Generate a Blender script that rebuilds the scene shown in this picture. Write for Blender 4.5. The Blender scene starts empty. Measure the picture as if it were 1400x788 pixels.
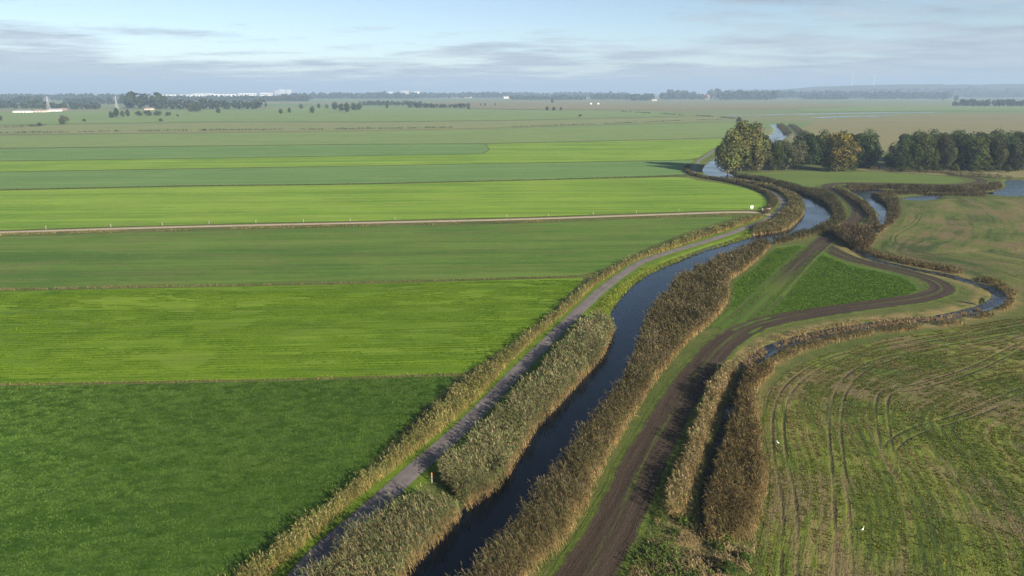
import bpy, math, random
import numpy as np
from mathutils import Vector
from mathutils.geometry import delaunay_2d_cdt

R = math.radians
rng = np.random.default_rng(7)
random.seed(7)
scene = bpy.context.scene
COL = scene.collection

# ------------------------------------------------------------------ camera
CAM_H = 45.0                      # drone height over the polder, metres
FPX = 932.0                       # focal length of the lens in 1400-px units
PITCH = math.atan((394 - 126) / FPX)
cam_data = bpy.data.cameras.new('camera')
cam_data.sensor_width = 36.0
cam_data.lens = FPX / 1400 * 36.0
cam_data.clip_start = 0.5
cam_data.clip_end = 80000
cam = bpy.data.objects.new('camera', cam_data)
COL.objects.link(cam)
cam.location = (0, 0, CAM_H)
cam.rotation_euler = (R(90) - PITCH, 0, 0)
scene.camera = cam

# ------------------------------------------------------------------ world and sun
SUN_AZ = R(40)        # sun stands behind the camera, to the right
SUN_EL = R(23)
sun_dir = Vector((math.sin(SUN_AZ) * math.cos(SUN_EL), -math.cos(SUN_AZ) * math.cos(SUN_EL), math.sin(SUN_EL)))
world = bpy.data.worlds.new('World')
scene.world = world
world.use_nodes = True
wn, wl = world.node_tree.nodes, world.node_tree.links
wn.clear()
w_out = wn.new('ShaderNodeOutputWorld')
w_bg = wn.new('ShaderNodeBackground')
w_bg.inputs['Strength'].default_value = 0.05
w_sky = wn.new('ShaderNodeTexSky')
w_sky.sky_type = 'NISHITA'
w_sky.sun_disc = False
w_sky.sun_elevation = SUN_EL
w_sky.sun_rotation = math.atan2(sun_dir.x, sun_dir.y)
w_sky.air_density = 0.75
w_sky.dust_density = 0.0
w_sky.ozone_density = 0.6


def wmath(op, a, b=None, clamp=False):
    n = wn.new('ShaderNodeMath'); n.operation = op; n.use_clamp = clamp
    for i, v in enumerate((a, b)):
        if v is None: continue
        if isinstance(v, (int, float)): n.inputs[i].default_value = v
        else: wl.new(v, n.inputs[i])
    return n.outputs[0]


def wramp(fac, stops):
    n = wn.new('ShaderNodeValToRGB')
    e = n.color_ramp.elements
    while len(e) < len(stops): e.new(0.5)
    for k, (p, c) in enumerate(stops):
        e[k].position = p
        e[k].color = (c, c, c, 1) if isinstance(c, (int, float)) else (*c, 1)
    wl.new(fac, n.inputs[0])
    return n.outputs[0]


# a thin broken layer of stratocumulus, laid out on a flat cloud deck overhead
w_tc = wn.new('ShaderNodeTexCoord')
w_sep = wn.new('ShaderNodeSeparateXYZ')
wl.new(w_tc.outputs['Generated'], w_sep.inputs[0])
zc = wmath('ADD', wmath('MAXIMUM', w_sep.outputs[2], 0.0), 0.055)
w_cmb = wn.new('ShaderNodeCombineXYZ')
wl.new(wmath('DIVIDE', w_sep.outputs[0], zc), w_cmb.inputs[0])
wl.new(wmath('DIVIDE', w_sep.outputs[1], zc), w_cmb.inputs[1])


def wnoise(scale, detail, offset, rough=0.55, squash=(1, 1, 1)):
    m = wn.new('ShaderNodeMapping')
    m.inputs['Location'].default_value = offset
    m.inputs['Scale'].default_value = squash
    wl.new(w_cmb.outputs[0], m.inputs[0])
    n = wn.new('ShaderNodeTexNoise')
    n.inputs['Scale'].default_value = scale
    n.inputs['Detail'].default_value = detail
    n.inputs['Roughness'].default_value = rough
    wl.new(m.outputs[0], n.inputs['Vector'])
    return n.outputs['Fac']


cl_a = wnoise(0.85, 8, (11.3, 4.2, 0), 0.62, (0.8, 1.0, 1))
cl_b = wnoise(0.16, 3, (2.0, 7.7, 3), 0.5)
cl_sum = wmath('ADD', wmath('MULTIPLY', cl_a, 0.62), wmath('MULTIPLY', cl_b, 0.62))
# towards the horizon the gaps of the deck close up
cl_sum = wmath('ADD', cl_sum, wmath('MULTIPLY', wmath('SUBTRACT', 1.0, wmath('MULTIPLY', w_sep.outputs[2], 13.0), True), 0.10))
cl_sum = wmath('SUBTRACT', cl_sum, wmath('MULTIPLY', wmath('MINIMUM', w_sep.outputs[2], 0.4), 0.75))
cl_mask = wramp(cl_sum, [(0.54, 0.0), (0.665, 1.0)])
cl_tone = wnoise(1.1, 8, (1.3, 9.1, 5), 0.65, (0.7, 1.2, 1))
cl_col = wramp(cl_tone, [(0.36, (2.7, 3.2, 3.85)), (0.62, (4.8, 5.1, 5.5))])
w_mix = wn.new('ShaderNodeMix'); w_mix.data_type = 'RGBA'
wl.new(wmath('MULTIPLY', cl_mask, 0.85), w_mix.inputs[0])
wl.new(w_sky.outputs[0], w_mix.inputs[6])
wl.new(cl_col, w_mix.inputs[7])
wl.new(w_mix.outputs[2], w_bg.inputs['Color'])
wl.new(w_bg.outputs[0], w_out.inputs['Surface'])

sun_data = bpy.data.lights.new('sun', 'SUN')
sun_data.energy = 5.0
sun_data.angle = R(0.55)
sun_data.color = (1.0, 0.90, 0.76)
sun = bpy.data.objects.new('sun', sun_data)
COL.objects.link(sun)
sun.rotation_euler = sun_dir.to_track_quat('Z', 'Y').to_euler()
sun.location = (100, -150, 300)

scene.view_settings.view_transform = 'Standard'
scene.view_settings.look = 'None'
scene.view_settings.gamma = 1
scene.view_settings.use_curve_mapping = False
scene.view_settings.exposure = 1.38
scene.cycles.max_bounces = 6
scene.cycles.diffuse_bounces = 2
scene.cycles.transparent_max_bounces = 6
scene.cycles.volume_bounces = 0
scene.cycles.denoising_prefilter = 'NONE'

# ------------------------------------------------------------------ helpers
CP, SP = math.cos(PITCH), math.sin(PITCH)


def G(px, py, z=0.0):
    """ground point seen at a place of the survey photograph (plane of height z)"""
    u, v = (px - 700) / FPX, (394 - py) / FPX
    d = Vector((u, CP + v * SP, -SP + v * CP))
    t = (CAM_H - z) / -d.z
    return (d.x * t, d.y * t)


def GP(pts, z=0.0):
    return np.array([G(x, y, z) for x, y in pts])


def scale_at(py):
    """metres per photo pixel at the ground row py"""
    x, y = G(700, py)
    return (y * CP + CAM_H * SP) / FPX


def smooth(p, step=2.0, closed=False):
    """Catmull-Rom through the points, resampled every `step` metres"""
    p = np.asarray(p, float)
    if closed: q = np.vstack([p[-1], p, p[0], p[1]])
    else: q = np.vstack([2 * p[0] - p[1], p, 2 * p[-1] - p[-2]])
    out = []
    for i in range(len(q) - 3):
        a, b, c, d = q[i:i + 4]
        n = max(2, int(np.linalg.norm(c - b) / step) + 1)
        t = np.linspace(0, 1, n, endpoint=False)[:, None]
        out.append(0.5 * (2 * b + (c - a) * t + (2 * a - 5 * b + 4 * c - d) * t ** 2 + (3 * b - a - 3 * c + d) * t ** 3))
    if not closed: out.append(p[-1:])
    return np.vstack(out)


def resample(p, n):
    s = np.r_[0, np.cumsum(np.linalg.norm(np.diff(p, axis=0), axis=1))]
    t = np.linspace(0, s[-1], n)
    return np.c_[np.interp(t, s, p[:, 0]), np.interp(t, s, p[:, 1])]


def dist_line(P, line, along=False):
    """distance of the points P to a polyline"""
    best = np.full(len(P), 1e9); sa = np.zeros(len(P)); acc = 0.0
    for a, b in zip(line[:-1], line[1:]):
        ab = b - a; L2 = ab @ ab
        if L2 < 1e-9: continue
        t = np.clip(((P - a) @ ab) / L2, 0, 1)
        d = np.hypot(P[:, 0] - a[0] - t * ab[0], P[:, 1] - a[1] - t * ab[1])
        m = d < best
        best[m] = d[m]
        if along: sa[m] = acc + t[m] * math.sqrt(L2)
        acc += math.sqrt(L2)
    return (best, sa) if along else best


def inside(P, poly):
    c = np.zeros(len(P), bool)
    x, y = P[:, 0], P[:, 1]
    for (x0, y0), (x1, y1) in zip(poly, np.roll(poly, -1, 0)):
        if y0 == y1: continue
        m = ((y0 > y) != (y1 > y)) & (x < (x1 - x0) * (y - y0) / (y1 - y0) + x0)
        c ^= m
    return c


def sdf(P, poly):
    """signed distance to a closed polygon, negative inside; far points get 99"""
    out = np.full(len(P), 99.0)
    lo, hi = poly.min(0) - 8, poly.max(0) + 8
    m = np.all((P > lo) & (P < hi), axis=1)
    Q = P[m]
    d = dist_line(Q, np.vstack([poly, poly[:1]]))
    d[inside(Q, poly)] *= -1
    out[m] = d
    return out


_lat = rng.random((256, 256))


def vnoise(x, y, s=1.0, oct=3):
    x, y = np.asarray(x) / s, np.asarray(y) / s
    tot = 0; amp = 1; nrm = 0
    for o in range(oct):
        xi, yi = np.floor(x).astype(int), np.floor(y).astype(int)
        fx, fy = x - xi, y - yi
        fx = fx * fx * (3 - 2 * fx); fy = fy * fy * (3 - 2 * fy)
        g = lambda i, j: _lat[(xi + i) % 256, (yi + j) % 256]
        tot = tot + amp * ((g(0, 0) * (1 - fx) + g(1, 0) * fx) * (1 - fy) + (g(0, 1) * (1 - fx) + g(1, 1) * fx) * fy)
        nrm += amp; amp *= 0.5; x = x * 2.03 + 17.1; y = y * 2.03 + 5.3
    return tot / nrm


def mesh_np(name, verts, faces, attrs=None, colors=None, smooth_shade=False):
    """verts (n,3), faces (m,3 or 4)"""
    me = bpy.data.meshes.new(name)
    verts = np.ascontiguousarray(verts, np.float32); faces = np.ascontiguousarray(faces, np.int32)
    k = faces.shape[1]
    me.vertices.add(len(verts)); me.vertices.foreach_set('co', verts.ravel())
    me.loops.add(faces.size); me.loops.foreach_set('vertex_index', faces.ravel())
    me.polygons.add(len(faces))
    me.polygons.foreach_set('loop_start', np.arange(0, faces.size, k, dtype=np.int32))
    me.polygons.foreach_set('loop_total', np.full(len(faces), k, np.int32))
    if smooth_shade: me.polygons.foreach_set('use_smooth', np.ones(len(faces), bool))
    me.update(calc_edges=True)
    for n, a in (attrs or {}).items():
        at = me.attributes.new(n, 'FLOAT', 'POINT'); at.data.foreach_set('value', np.ascontiguousarray(a, np.float32))
    if colors is not None:
        at = me.attributes.new('tint', 'FLOAT_COLOR', 'POINT')
        c = np.ones((len(verts), 4), np.float32); c[:, :3] = colors
        at.data.foreach_set('color', c.ravel())
    me.validate()
    return me


def obj(name, me, mat=None, parent=None):
    o = bpy.data.objects.new(name, me); COL.objects.link(o)
    if mat is not None and not me.materials: me.materials.append(mat)
    if parent is not None: o.parent = parent
    return o


def tag(o, label=None, cat=None, group=None, kind=None):
    if label: o['label'] = label
    if cat: o['category'] = cat
    if group: o['group'] = group
    if kind: o['kind'] = kind
    return o


def empty(name, loc, rz=0.0, s=1.0):
    o = bpy.data.objects.new(name, None); COL.objects.link(o)
    o.empty_display_size = 0.5
    o.location = loc; o.rotation_euler = (0, 0, rz)
    o.scale = (s, s, s) if isinstance(s, (int, float)) else s
    return o


class MB:
    """collects boxes, tubes and free faces into one mesh"""
    def __init__(s): s.v = []; s.f = []
    def add(s, v, f):
        n = len(s.v); s.v += [tuple(p) for p in v]; s.f += [tuple(i + n for i in q) for q in f]
    def box(s, x0, x1, y0, y1, z0, z1):
        s.add([(x, y, z) for z in (z0, z1) for y in (y0, y1) for x in (x0, x1)],
              [(0, 2, 3, 1), (4, 5, 7, 6), (0, 1, 5, 4), (2, 6, 7, 3), (0, 4, 6, 2), (1, 3, 7, 5)])
    def tube(s, pts, rad, n=6):
        rings = []; v = []; f = []
        pts = [Vector(p) for p in pts]
        for i, p in enumerate(pts):
            d = (pts[min(i + 1, len(pts) - 1)] - pts[max(i - 1, 0)]).normalized()
            a = d.orthogonal().normalized(); b = d.cross(a)
            r = rad[i] if isinstance(rad, (list, tuple)) else rad
            v += [p + (a * math.cos(2 * math.pi * k / n) + b * math.sin(2 * math.pi * k / n)) * r for k in range(n)]
        for i in range(len(pts) - 1):
            for k in range(n):
                f.append((i * n + k, i * n + (k + 1) % n, (i + 1) * n + (k + 1) % n, (i + 1) * n + k))
        f.append(tuple(range(n))[::-1]); f.append(tuple((len(pts) - 1) * n + k for k in range(n)))
        s.add(v, f)
    def mesh(s, name):
        me = bpy.data.meshes.new(name); me.from_pydata(s.v, [], s.f); me.update(); return me
    def build(s, name, mat, parent=None): return obj(name, s.mesh(name), mat, parent)


# ------------------------------------------------------------------ materials
class NT:
    """small wrapper for writing node materials"""
    def __init__(s, name):
        s.m = bpy.data.materials.new(name); s.m.use_nodes = True
        s.n, s.l = s.m.node_tree.nodes, s.m.node_tree.links
        s.n.clear()
        s.out = s.n.new('ShaderNodeOutputMaterial')
        s.pos = s.n.new('ShaderNodeNewGeometry').outputs['Position']
    def put(s, sock, v):
        if isinstance(v, (int, float)): sock.default_value = v
        elif isinstance(v, (tuple, list)): sock.default_value = (*v, 1) if len(v) == 3 and sock.type == 'RGBA' else v
        else: s.l.new(v, sock)
    def math(s, op, a, b=None, clamp=False):
        n = s.n.new('ShaderNodeMath'); n.operation = op; n.use_clamp = clamp
        s.put(n.inputs[0], a)
        if b is not None: s.put(n.inputs[1], b)
        return n.outputs[0]
    def attr(s, name, out='Fac'):
        n = s.n.new('ShaderNodeAttribute'); n.attribute_name = name; return n.outputs[out]
    def vec(s, a, b, c=0.0):
        n = s.n.new('ShaderNodeCombineXYZ')
        for i, v in enumerate((a, b, c)): s.put(n.inputs[i], v)
        return n.outputs[0]
    def noise(s, scale, detail=3, vec=None, rot=0.0, squash=(1, 1, 1), loc=(0, 0, 0), rough=0.55, dist=0.0):
        v = s.pos if vec is None else vec
        if rot or squash != (1, 1, 1) or loc != (0, 0, 0):
            if rot:
                r = s.n.new('ShaderNodeVectorRotate'); r.rotation_type = 'Z_AXIS'; r.inputs['Angle'].default_value = rot
                s.l.new(v, r.inputs['Vector']); v = r.outputs[0]
            m = s.n.new('ShaderNodeMapping'); m.inputs['Scale'].default_value = squash; m.inputs['Location'].default_value = loc
            s.l.new(v, m.inputs[0]); v = m.outputs[0]
        n = s.n.new('ShaderNodeTexNoise')
        n.inputs['Scale'].default_value = scale; n.inputs['Detail'].default_value = detail
        n.inputs['Roughness'].default_value = rough; n.inputs['Distortion'].default_value = dist
        s.l.new(v, n.inputs['Vector'])
        return n.outputs['Fac']
    def ramp(s, fac, stops, interp='LINEAR'):
        n = s.n.new('ShaderNodeValToRGB'); n.color_ramp.interpolation = interp
        e = n.color_ramp.elements
        while len(e) < len(stops): e.new(0.5)
        for k, (p, c) in enumerate(stops):
            e[k].position = p; e[k].color = (c, c, c, 1) if isinstance(c, (int, float)) else (*c, 1)
        s.put(n.inputs[0], fac)
        return n.outputs[0]
    def mix(s, fac, a, b, mode='MIX'):
        n = s.n.new('ShaderNodeMix'); n.data_type = 'RGBA'; n.blend_type = mode
        s.put(n.inputs[0], fac); s.put(n.inputs[6], a); s.put(n.inputs[7], b)
        return n.outputs[2]
    def bump(s, h, strength, dist):
        n = s.n.new('ShaderNodeBump'); n.inputs['Strength'].default_value = strength; n.inputs['Distance'].default_value = dist
        s.put(n.inputs['Height'], h); return n.outputs[0]
    def principled(s, color, rough=0.9, spec=0.25, normal=None, **kw):
        n = s.n.new('ShaderNodeBsdfPrincipled')
        s.put(n.inputs['Base Color'], color); s.put(n.inputs['Roughness'], rough)
        n.inputs['Specular IOR Level'].default_value = spec
        if normal is not None: s.l.new(normal, n.inputs['Normal'])
        for k, v in kw.items(): s.put(n.inputs[k], v)
        s.l.new(n.outputs[0], s.out.inputs['Surface'])
        return n
    def leafy(s, color, trans=0.3):
        d = s.n.new('ShaderNodeBsdfDiffuse'); t = s.n.new('ShaderNodeBsdfTranslucent'); m = s.n.new('ShaderNodeMixShader')
        s.put(d.inputs['Color'], color); s.put(t.inputs['Color'], color)
        m.inputs[0].default_value = trans
        s.l.new(d.outputs[0], m.inputs[1]); s.l.new(t.outputs[0], m.inputs[2]); s.l.new(m.outputs[0], s.out.inputs['Surface'])
        return s.m


def plain(name, c, rough=0.7, spec=0.3, var=0.12, scale=3.0):
    t = NT(name)
    n = t.noise(scale, 3)
    col = t.mix(n, tuple(x * (1 - var) for x in c), tuple(min(1, x * (1 + var)) for x in c))
    t.principled(col, rough, spec)
    return t.m


def meadow_mat(name, dark, light, dry, rot=0.0, dry_amt=0.15, patch=0.06, rowk=1.0, lay=0.5):
    """mown or grazed grass: patches, streaks along the working direction, tufts and grain"""
    t = NT(name)
    big = t.noise(0.022, 4, loc=(3, 9, 0))
    mid = t.noise(patch, 5, rot=rot, squash=(0.45, 1.6, 1), rough=0.65)
    row = t.noise(1.0, 4, rot=rot, squash=(0.012, 0.40, 1), rough=0.7)
    row2 = t.noise(1.0, 3, rot=rot, squash=(0.06, 1.7, 1), rough=0.6)
    lodge = t.noise(0.55, 3, rot=rot, squash=(0.55, 1.7, 1), rough=0.6, loc=(31, 7, 0), dist=0.6)
    tuft = t.noise(1.7, 4, rough=0.7, loc=(31, 0, 0))
    grain = t.noise(7.0, 3, rough=0.8)
    f = t.math('ADD', t.math('MULTIPLY', big, 0.8), t.math('MULTIPLY', mid, 0.7))
    for nz, k in ((row, 1.1 * rowk), (row2, 0.75 * rowk), (lodge, 0.9 * lay), (tuft, 0.55 * lay + 0.25), (grain, 0.65)):
        f = t.math('ADD', f, t.math('MULTIPLY', t.math('SUBTRACT', nz, 0.5), k))
    f = t.math('ADD', f, t.math('MULTIPLY', t.math('SUBTRACT', t.noise(1.0, 4, rot=rot, squash=(0.004, 0.085, 1), rough=0.65, loc=(0, 3, 0)), 0.5), 1.1 * rowk))
    f = t.math('SUBTRACT', f, 0.25)
    col = t.mix(t.ramp(f, [(0.18, 0.0), (0.86, 1.0)]), dark, light)
    d = t.math('ADD', t.math('MULTIPLY', t.noise(0.11, 4, rot=rot, squash=(0.4, 1.5, 1), loc=(0, 50, 0)), 0.6), t.math('MULTIPLY', t.math('ADD', grain, tuft), 0.25))
    col = t.mix(t.math('MULTIPLY', t.ramp(d, [(0.52, 0.0), (0.66, 1.0)]), dry_amt), col, dry)
    # pale laid-over tufts and single bright leaves
    col = t.mix(t.math('MULTIPLY', t.ramp(t.math('ADD', t.math('MULTIPLY', lodge, 0.6), t.math('MULTIPLY', tuft, 0.4)), [(0.55, 0.0), (0.66, 1.0)]), 0.30 * lay), col, tuple(min(0.4, x * 1.5 + 0.01) for x in light))
    # thin spots where wet soil shows between the plants
    col = t.mix(t.math('MULTIPLY', t.ramp(t.math('ADD', t.math('MULTIPLY', grain, 0.55), t.math('MULTIPLY', tuft, 0.45)), [(0.36, 1.0), (0.45, 0.0)]), 0.45), col, tuple(x * 0.55 for x in dark))
    h = t.math('ADD', t.math('MULTIPLY', tuft, 0.6), t.math('ADD', t.math('MULTIPLY', grain, 0.35), t.math('MULTIPLY', row2, 0.25 * rowk)))
    t.principled(col, 0.95, 0.1, t.bump(h, 0.8, 0.30))
    return t.m


GREEN_ROUGH = (0.062, 0.085, 0.018)
DRY = (0.20, 0.145, 0.062)
STRAW = (0.26, 0.19, 0.085)
SOIL = (0.050, 0.036, 0.025)

# ------------------------------------------------------------------ survey lines (all on the ground plane)
WZ = -0.55        # water level
# river: left and right water edges
RL = [(500, 830), (545, 788), (560, 764), (596, 736), (628, 702), (668, 660), (708, 612), (733, 574), (772, 533), (820, 480),
      (838, 446), (836, 424), (857, 398), (875, 380), (910, 361), (963, 341), (993, 332), (1028, 322), (1076, 314), (1095, 299),
      (1101, 288), (1100, 278), (1090, 267), (1062, 257), (1030, 250), (1000, 246), (978, 243.5), (963, 238), (961, 231), (968, 223),
      (980, 217), (992, 213), (1010, 208), (1032, 200), (1043, 193), (1046, 188), (1056, 183), (1059, 178), (1054, 172), (1048, 170)]
RR = [(610, 830), (648, 806), (690, 752), (712, 731), (728, 714), (753, 672), (776, 646), (792, 616), (820, 581), (868, 508),
      (884, 456), (900, 424), (917, 406), (930, 389), (957, 373), (986, 360), (1015, 347), (1054, 332), (1086, 321), (1117, 312),
      (1134, 301), (1134, 288), (1126, 279), (1111, 270), (1090, 262), (1060, 254), (1034, 246), (1010, 242), (998, 237), (996, 230),
      (997, 222), (1003, 216), (1020, 210), (1046, 203), (1062, 196), (1072, 190), (1079, 184), (1076, 179), (1069, 174), (1062, 170)]
river_L, river_R = smooth(GP(RL, WZ), 2.0), smooth(GP(RR, WZ), 2.0)
river_poly = np.vstack([river_L, river_R[::-1]])
# creek, pond, lake beyond the dirt track
creek_poly = smooth(GP([(1163, 259.5), (1185, 258), (1222, 260.5), (1290, 262), (1352, 263), (1352, 266), (1300, 264.6), (1250, 263.4),
                        (1205, 263), (1192, 267), (1203, 275), (1213, 285), (1211, 296), (1205, 297), (1197, 288), (1188, 279), (1178, 270), (1166, 264)], WZ), 2, True)
pond_poly = smooth(GP([(1232, 272.5), (1250, 269.5), (1279, 267), (1284, 270.5), (1272, 274), (1250, 275)], WZ), 2, True)
lake_poly = smooth(GP([(1352, 266), (1364, 260), (1376, 256), (1373, 249), (1384, 246.5), (1410, 247), (1450, 248), (1450, 268), (1410, 268), (1380, 269.5), (1365, 268)], WZ), 2, True)
flood_poly = smooth(GP([(996, 157.8), (1060, 156.5), (1140, 155.0), (1220, 153.6), (1284, 153.2), (1286, 153.9), (1220, 154.8), (1140, 156.2), (1060, 157.4), (1000, 158.4)], WZ), 12, True)
flood2_poly = smooth(GP([(1108, 161.0), (1150, 159.2), (1214, 158.2), (1216, 158.8), (1160, 160.3), (1120, 161.8)], WZ), 12, True)
# the winding ditch: centre line and half width
ditch_line = smooth(GP([(1208, 296), (1203, 306), (1186, 320), (1166, 331), (1168, 343), (1197, 358), (1250, 370.5), (1287, 377.5), (1308, 383), (1331, 390),
                        (1354, 398), (1366, 408), (1358, 417), (1336, 426), (1287, 437), (1223, 444), (1170, 451), (1120, 460), (1070, 474), (1040, 488), (1021, 503)], WZ), 1.5)
ditch_deep = smooth(GP([(1035, 490), (1021, 503), (1004, 540), (993, 572), (983, 602), (974, 632), (964, 672), (961, 705), (963, 735)], WZ), 1.0)
path_line = smooth(GP([(376, 830), (411, 788), (445, 750), (521, 684), (567, 642), (640, 577), (712, 503), (754, 462), (795, 422), (821, 398), (851, 375),
                       (881, 357), (922, 343), (963, 331), (1003, 317.6), (1044, 302), (1060, 293), (1069, 283), (1070, 275), (1060, 265.5),
                       (1038, 257), (1015, 251), (991, 246.5), (968, 242.5), (953, 238), (948, 232), (957, 219), (967, 212.5), (976, 206), (992, 198), (1012, 190), (1030, 184), (1042, 178), (1040, 172)]), 1.2)
farm_line = smooth(GP([(-160, 323), (0, 318), (178, 312.5), (357, 308), (500, 305), (714, 300), (893, 294), (1000, 290.5), (1040, 291.5), (1058, 296)]), 2.0)
track_line = smooth(GP([(770, 830), (799, 788), (832, 735), (862, 675), (886, 622), (912, 575), (938, 532), (962, 500), (990, 470), (1022, 450), (1060, 438),
                        (1122, 427), (1163, 421), (1216, 414), (1251, 409), (1276, 403), (1288, 396), (1284, 389), (1268, 381), (1240, 373), (1207, 365), (1163, 354),
                        (1138, 343), (1122, 333)]), 1.0)
track2_line = smooth(GP([(1052, 404), (1078, 375), (1098, 354), (1118, 337), (1141, 319), (1160, 308), (1172, 297), (1172, 284), (1158, 271), (1140, 261), (1130, 256), (1137, 252.5), (1160, 251), (1200, 251.4),
                         (1251, 252.6), (1294, 253.6), (1326, 252), (1343, 248), (1331, 244), (1305, 240), (1294, 235.5)]), 1.2)
cross_line = smooth(GP([(1000, 452), (1030, 425), (1064, 390), (1092, 360), (1116, 338)]), 1.5)

# ------------------------------------------------------------------ ground: one sheet to the horizon with the channels cut into it
def spread(a, b, f):
    out = [a]
    while out[-1] < b: out.append(out[-1] + f(out[-1]))
    return out


xs = spread(-36, 120, lambda v: 0.7) ; xs = spread(-36, 120, lambda v: 0.7) + spread(121, 420, lambda v: 1.7)
xl = [-36.0]
while xl[-1] > -26000: xl.append(xl[-1] - max(2.0, 0.16 * (abs(xl[-1]) - 24)))
xr = [xs[-1]]
while xr[-1] < 26000: xr.append(xr[-1] + max(4.0, 0.16 * (xr[-1] - 390)))
xs = np.array(xl[:0:-1] + xs + xr[1:])
ys = np.array([-600, -300, -150, -70, -20, 15, 35] + spread(42, 1050, lambda v: max(0.42, 0.0052 * v)) + spread(1070, 26000, lambda v: 0.05 * v - 30))
GX, GY = np.meshgrid(xs, ys)
P = np.c_[GX.ravel(), GY.ravel()]
GZ = np.zeros(len(P))


def carve(d, depth, slope):
    global GZ
    GZ = np.minimum(GZ, np.clip(WZ + slope * d, depth, 0))


def near_pts(line, pad):
    lo, hi = line.min(0) - pad, line.max(0) + pad
    return np.all((P > lo) & (P < hi), axis=1)


def field_dist(line, pad):
    m = near_pts(line, pad); out = np.full(len(P), 99.0); out[m] = dist_line(P[m], line); return out


d_river = sdf(P, river_poly)
carve(d_river, -1.5, 0.55)
for pl in (creek_poly, lake_poly): carve(sdf(P, pl), -1.1, 0.5)
carve(sdf(P, pond_poly), -1.0, 0.3)
carve(sdf(P, flood_poly) - 7, -0.8, 0.2)
carve(sdf(P, flood2_poly) - 7, -0.8, 0.2)
wob = 0.5 * (vnoise(P[:, 0], P[:, 1], 4) - 0.5)
d_ditch = field_dist(ditch_line, 10) - 0.62 + wob
carve(d_ditch, -1.0, 0.45)
d_deep = field_dist(ditch_deep, 10) - 0.12 + wob
carve(d_deep, -1.2, 0.6)
d_path = field_dist(path_line, 12)
d_track = np.minimum(field_dist(track_line, 12), field_dist(track2_line, 12))
d_drain = np.minimum(d_ditch, d_deep)
GZ += 0.10 * (vnoise(P[:, 0], P[:, 1], 3.0) - 0.5) * (GZ < -0.05)

nx, ny = len(xs), len(ys)
ii = np.arange(nx * ny).reshape(ny, nx)
gf = np.c_[ii[:-1, :-1].ravel(), ii[:-1, 1:].ravel(), ii[1:, 1:].ravel(), ii[1:, :-1].ravel()]
verge = np.clip(1.0 - (d_path - 2.6) / 0.8, 0, 1)
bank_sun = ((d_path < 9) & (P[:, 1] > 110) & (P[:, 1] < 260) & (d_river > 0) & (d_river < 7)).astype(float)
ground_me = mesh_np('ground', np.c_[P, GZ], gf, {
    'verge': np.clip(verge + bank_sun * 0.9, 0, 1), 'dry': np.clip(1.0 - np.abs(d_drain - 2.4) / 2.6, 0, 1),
    'wet': np.clip(-GZ / 0.5, 0, 1), 'dtrack': d_track}, smooth_shade=True)

t = NT('rough_ground')
big = t.noise(0.035, 4); mid = t.noise(0.3, 4, rough=0.65); fine = t.noise(3.2, 4, rough=0.7)
f = t.math('ADD', t.math('ADD', t.math('MULTIPLY', big, 0.5), t.math('MULTIPLY', mid, 0.5)), t.math('MULTIPLY', t.math('SUBTRACT', fine, 0.5), 0.7))
base = t.ramp(f, [(0.30, (0.040, 0.062, 0.014)), (0.52, (0.080, 0.100, 0.024)), (0.75, (0.15, 0.125, 0.048))])
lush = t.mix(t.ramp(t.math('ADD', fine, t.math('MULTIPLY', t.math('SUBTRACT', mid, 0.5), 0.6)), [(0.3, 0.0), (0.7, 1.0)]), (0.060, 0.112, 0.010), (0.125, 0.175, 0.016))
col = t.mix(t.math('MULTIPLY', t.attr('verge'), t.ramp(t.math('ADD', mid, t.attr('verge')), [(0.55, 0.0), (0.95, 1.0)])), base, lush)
dryf = t.math('MULTIPLY', t.attr('dry'), t.ramp(t.math('ADD', mid, t.math('MULTIPLY', fine, 0.4)), [(0.52, 0.0), (0.8, 1.0)]))
col = t.mix(dryf, col, t.mix(fine, DRY, STRAW))
col = t.mix(t.ramp(t.math('ADD', t.attr('wet'), t.math('MULTIPLY', t.math('SUBTRACT', mid, 0.5), 0.8)), [(0.45, 0.0), (0.95, 1.0)]), col, (0.035, 0.030, 0.018))
far = t.noise(0.0022, 5, squash=(0.22, 1, 1), loc=(5, 2, 0))
far2 = t.noise(0.006, 4, squash=(0.12, 1, 1), loc=(1, 0, 0))
sp = t.n.new('ShaderNodeSeparateXYZ'); t.l.new(t.pos, sp.inputs[0])
farcol = t.mix(t.ramp(far, [(0.42, 0.0), (0.56, 1.0)]), (0.110, 0.182, 0.055), (0.190, 0.178, 0.090))
farcol = t.mix(t.math('MULTIPLY', t.ramp(far2, [(0.45, 0.0), (0.6, 1.0)]), 0.5), farcol, (0.118, 0.155, 0.052))
farm = t.ramp(t.math('DIVIDE', sp.outputs[1], 2000.0), [(0.23, 0.0), (0.42, 1.0)])
col = t.mix(farm, col, farcol)
t.principled(col, 0.95, 0.1, t.bump(t.math('ADD', fine, t.math('MULTIPLY', mid, 1.2)), 0.7, 0.3))
tag(obj('ground', ground_me, t.m), 'flat polder ground with rough grassy banks reaching to the horizon', kind='structure')

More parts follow.
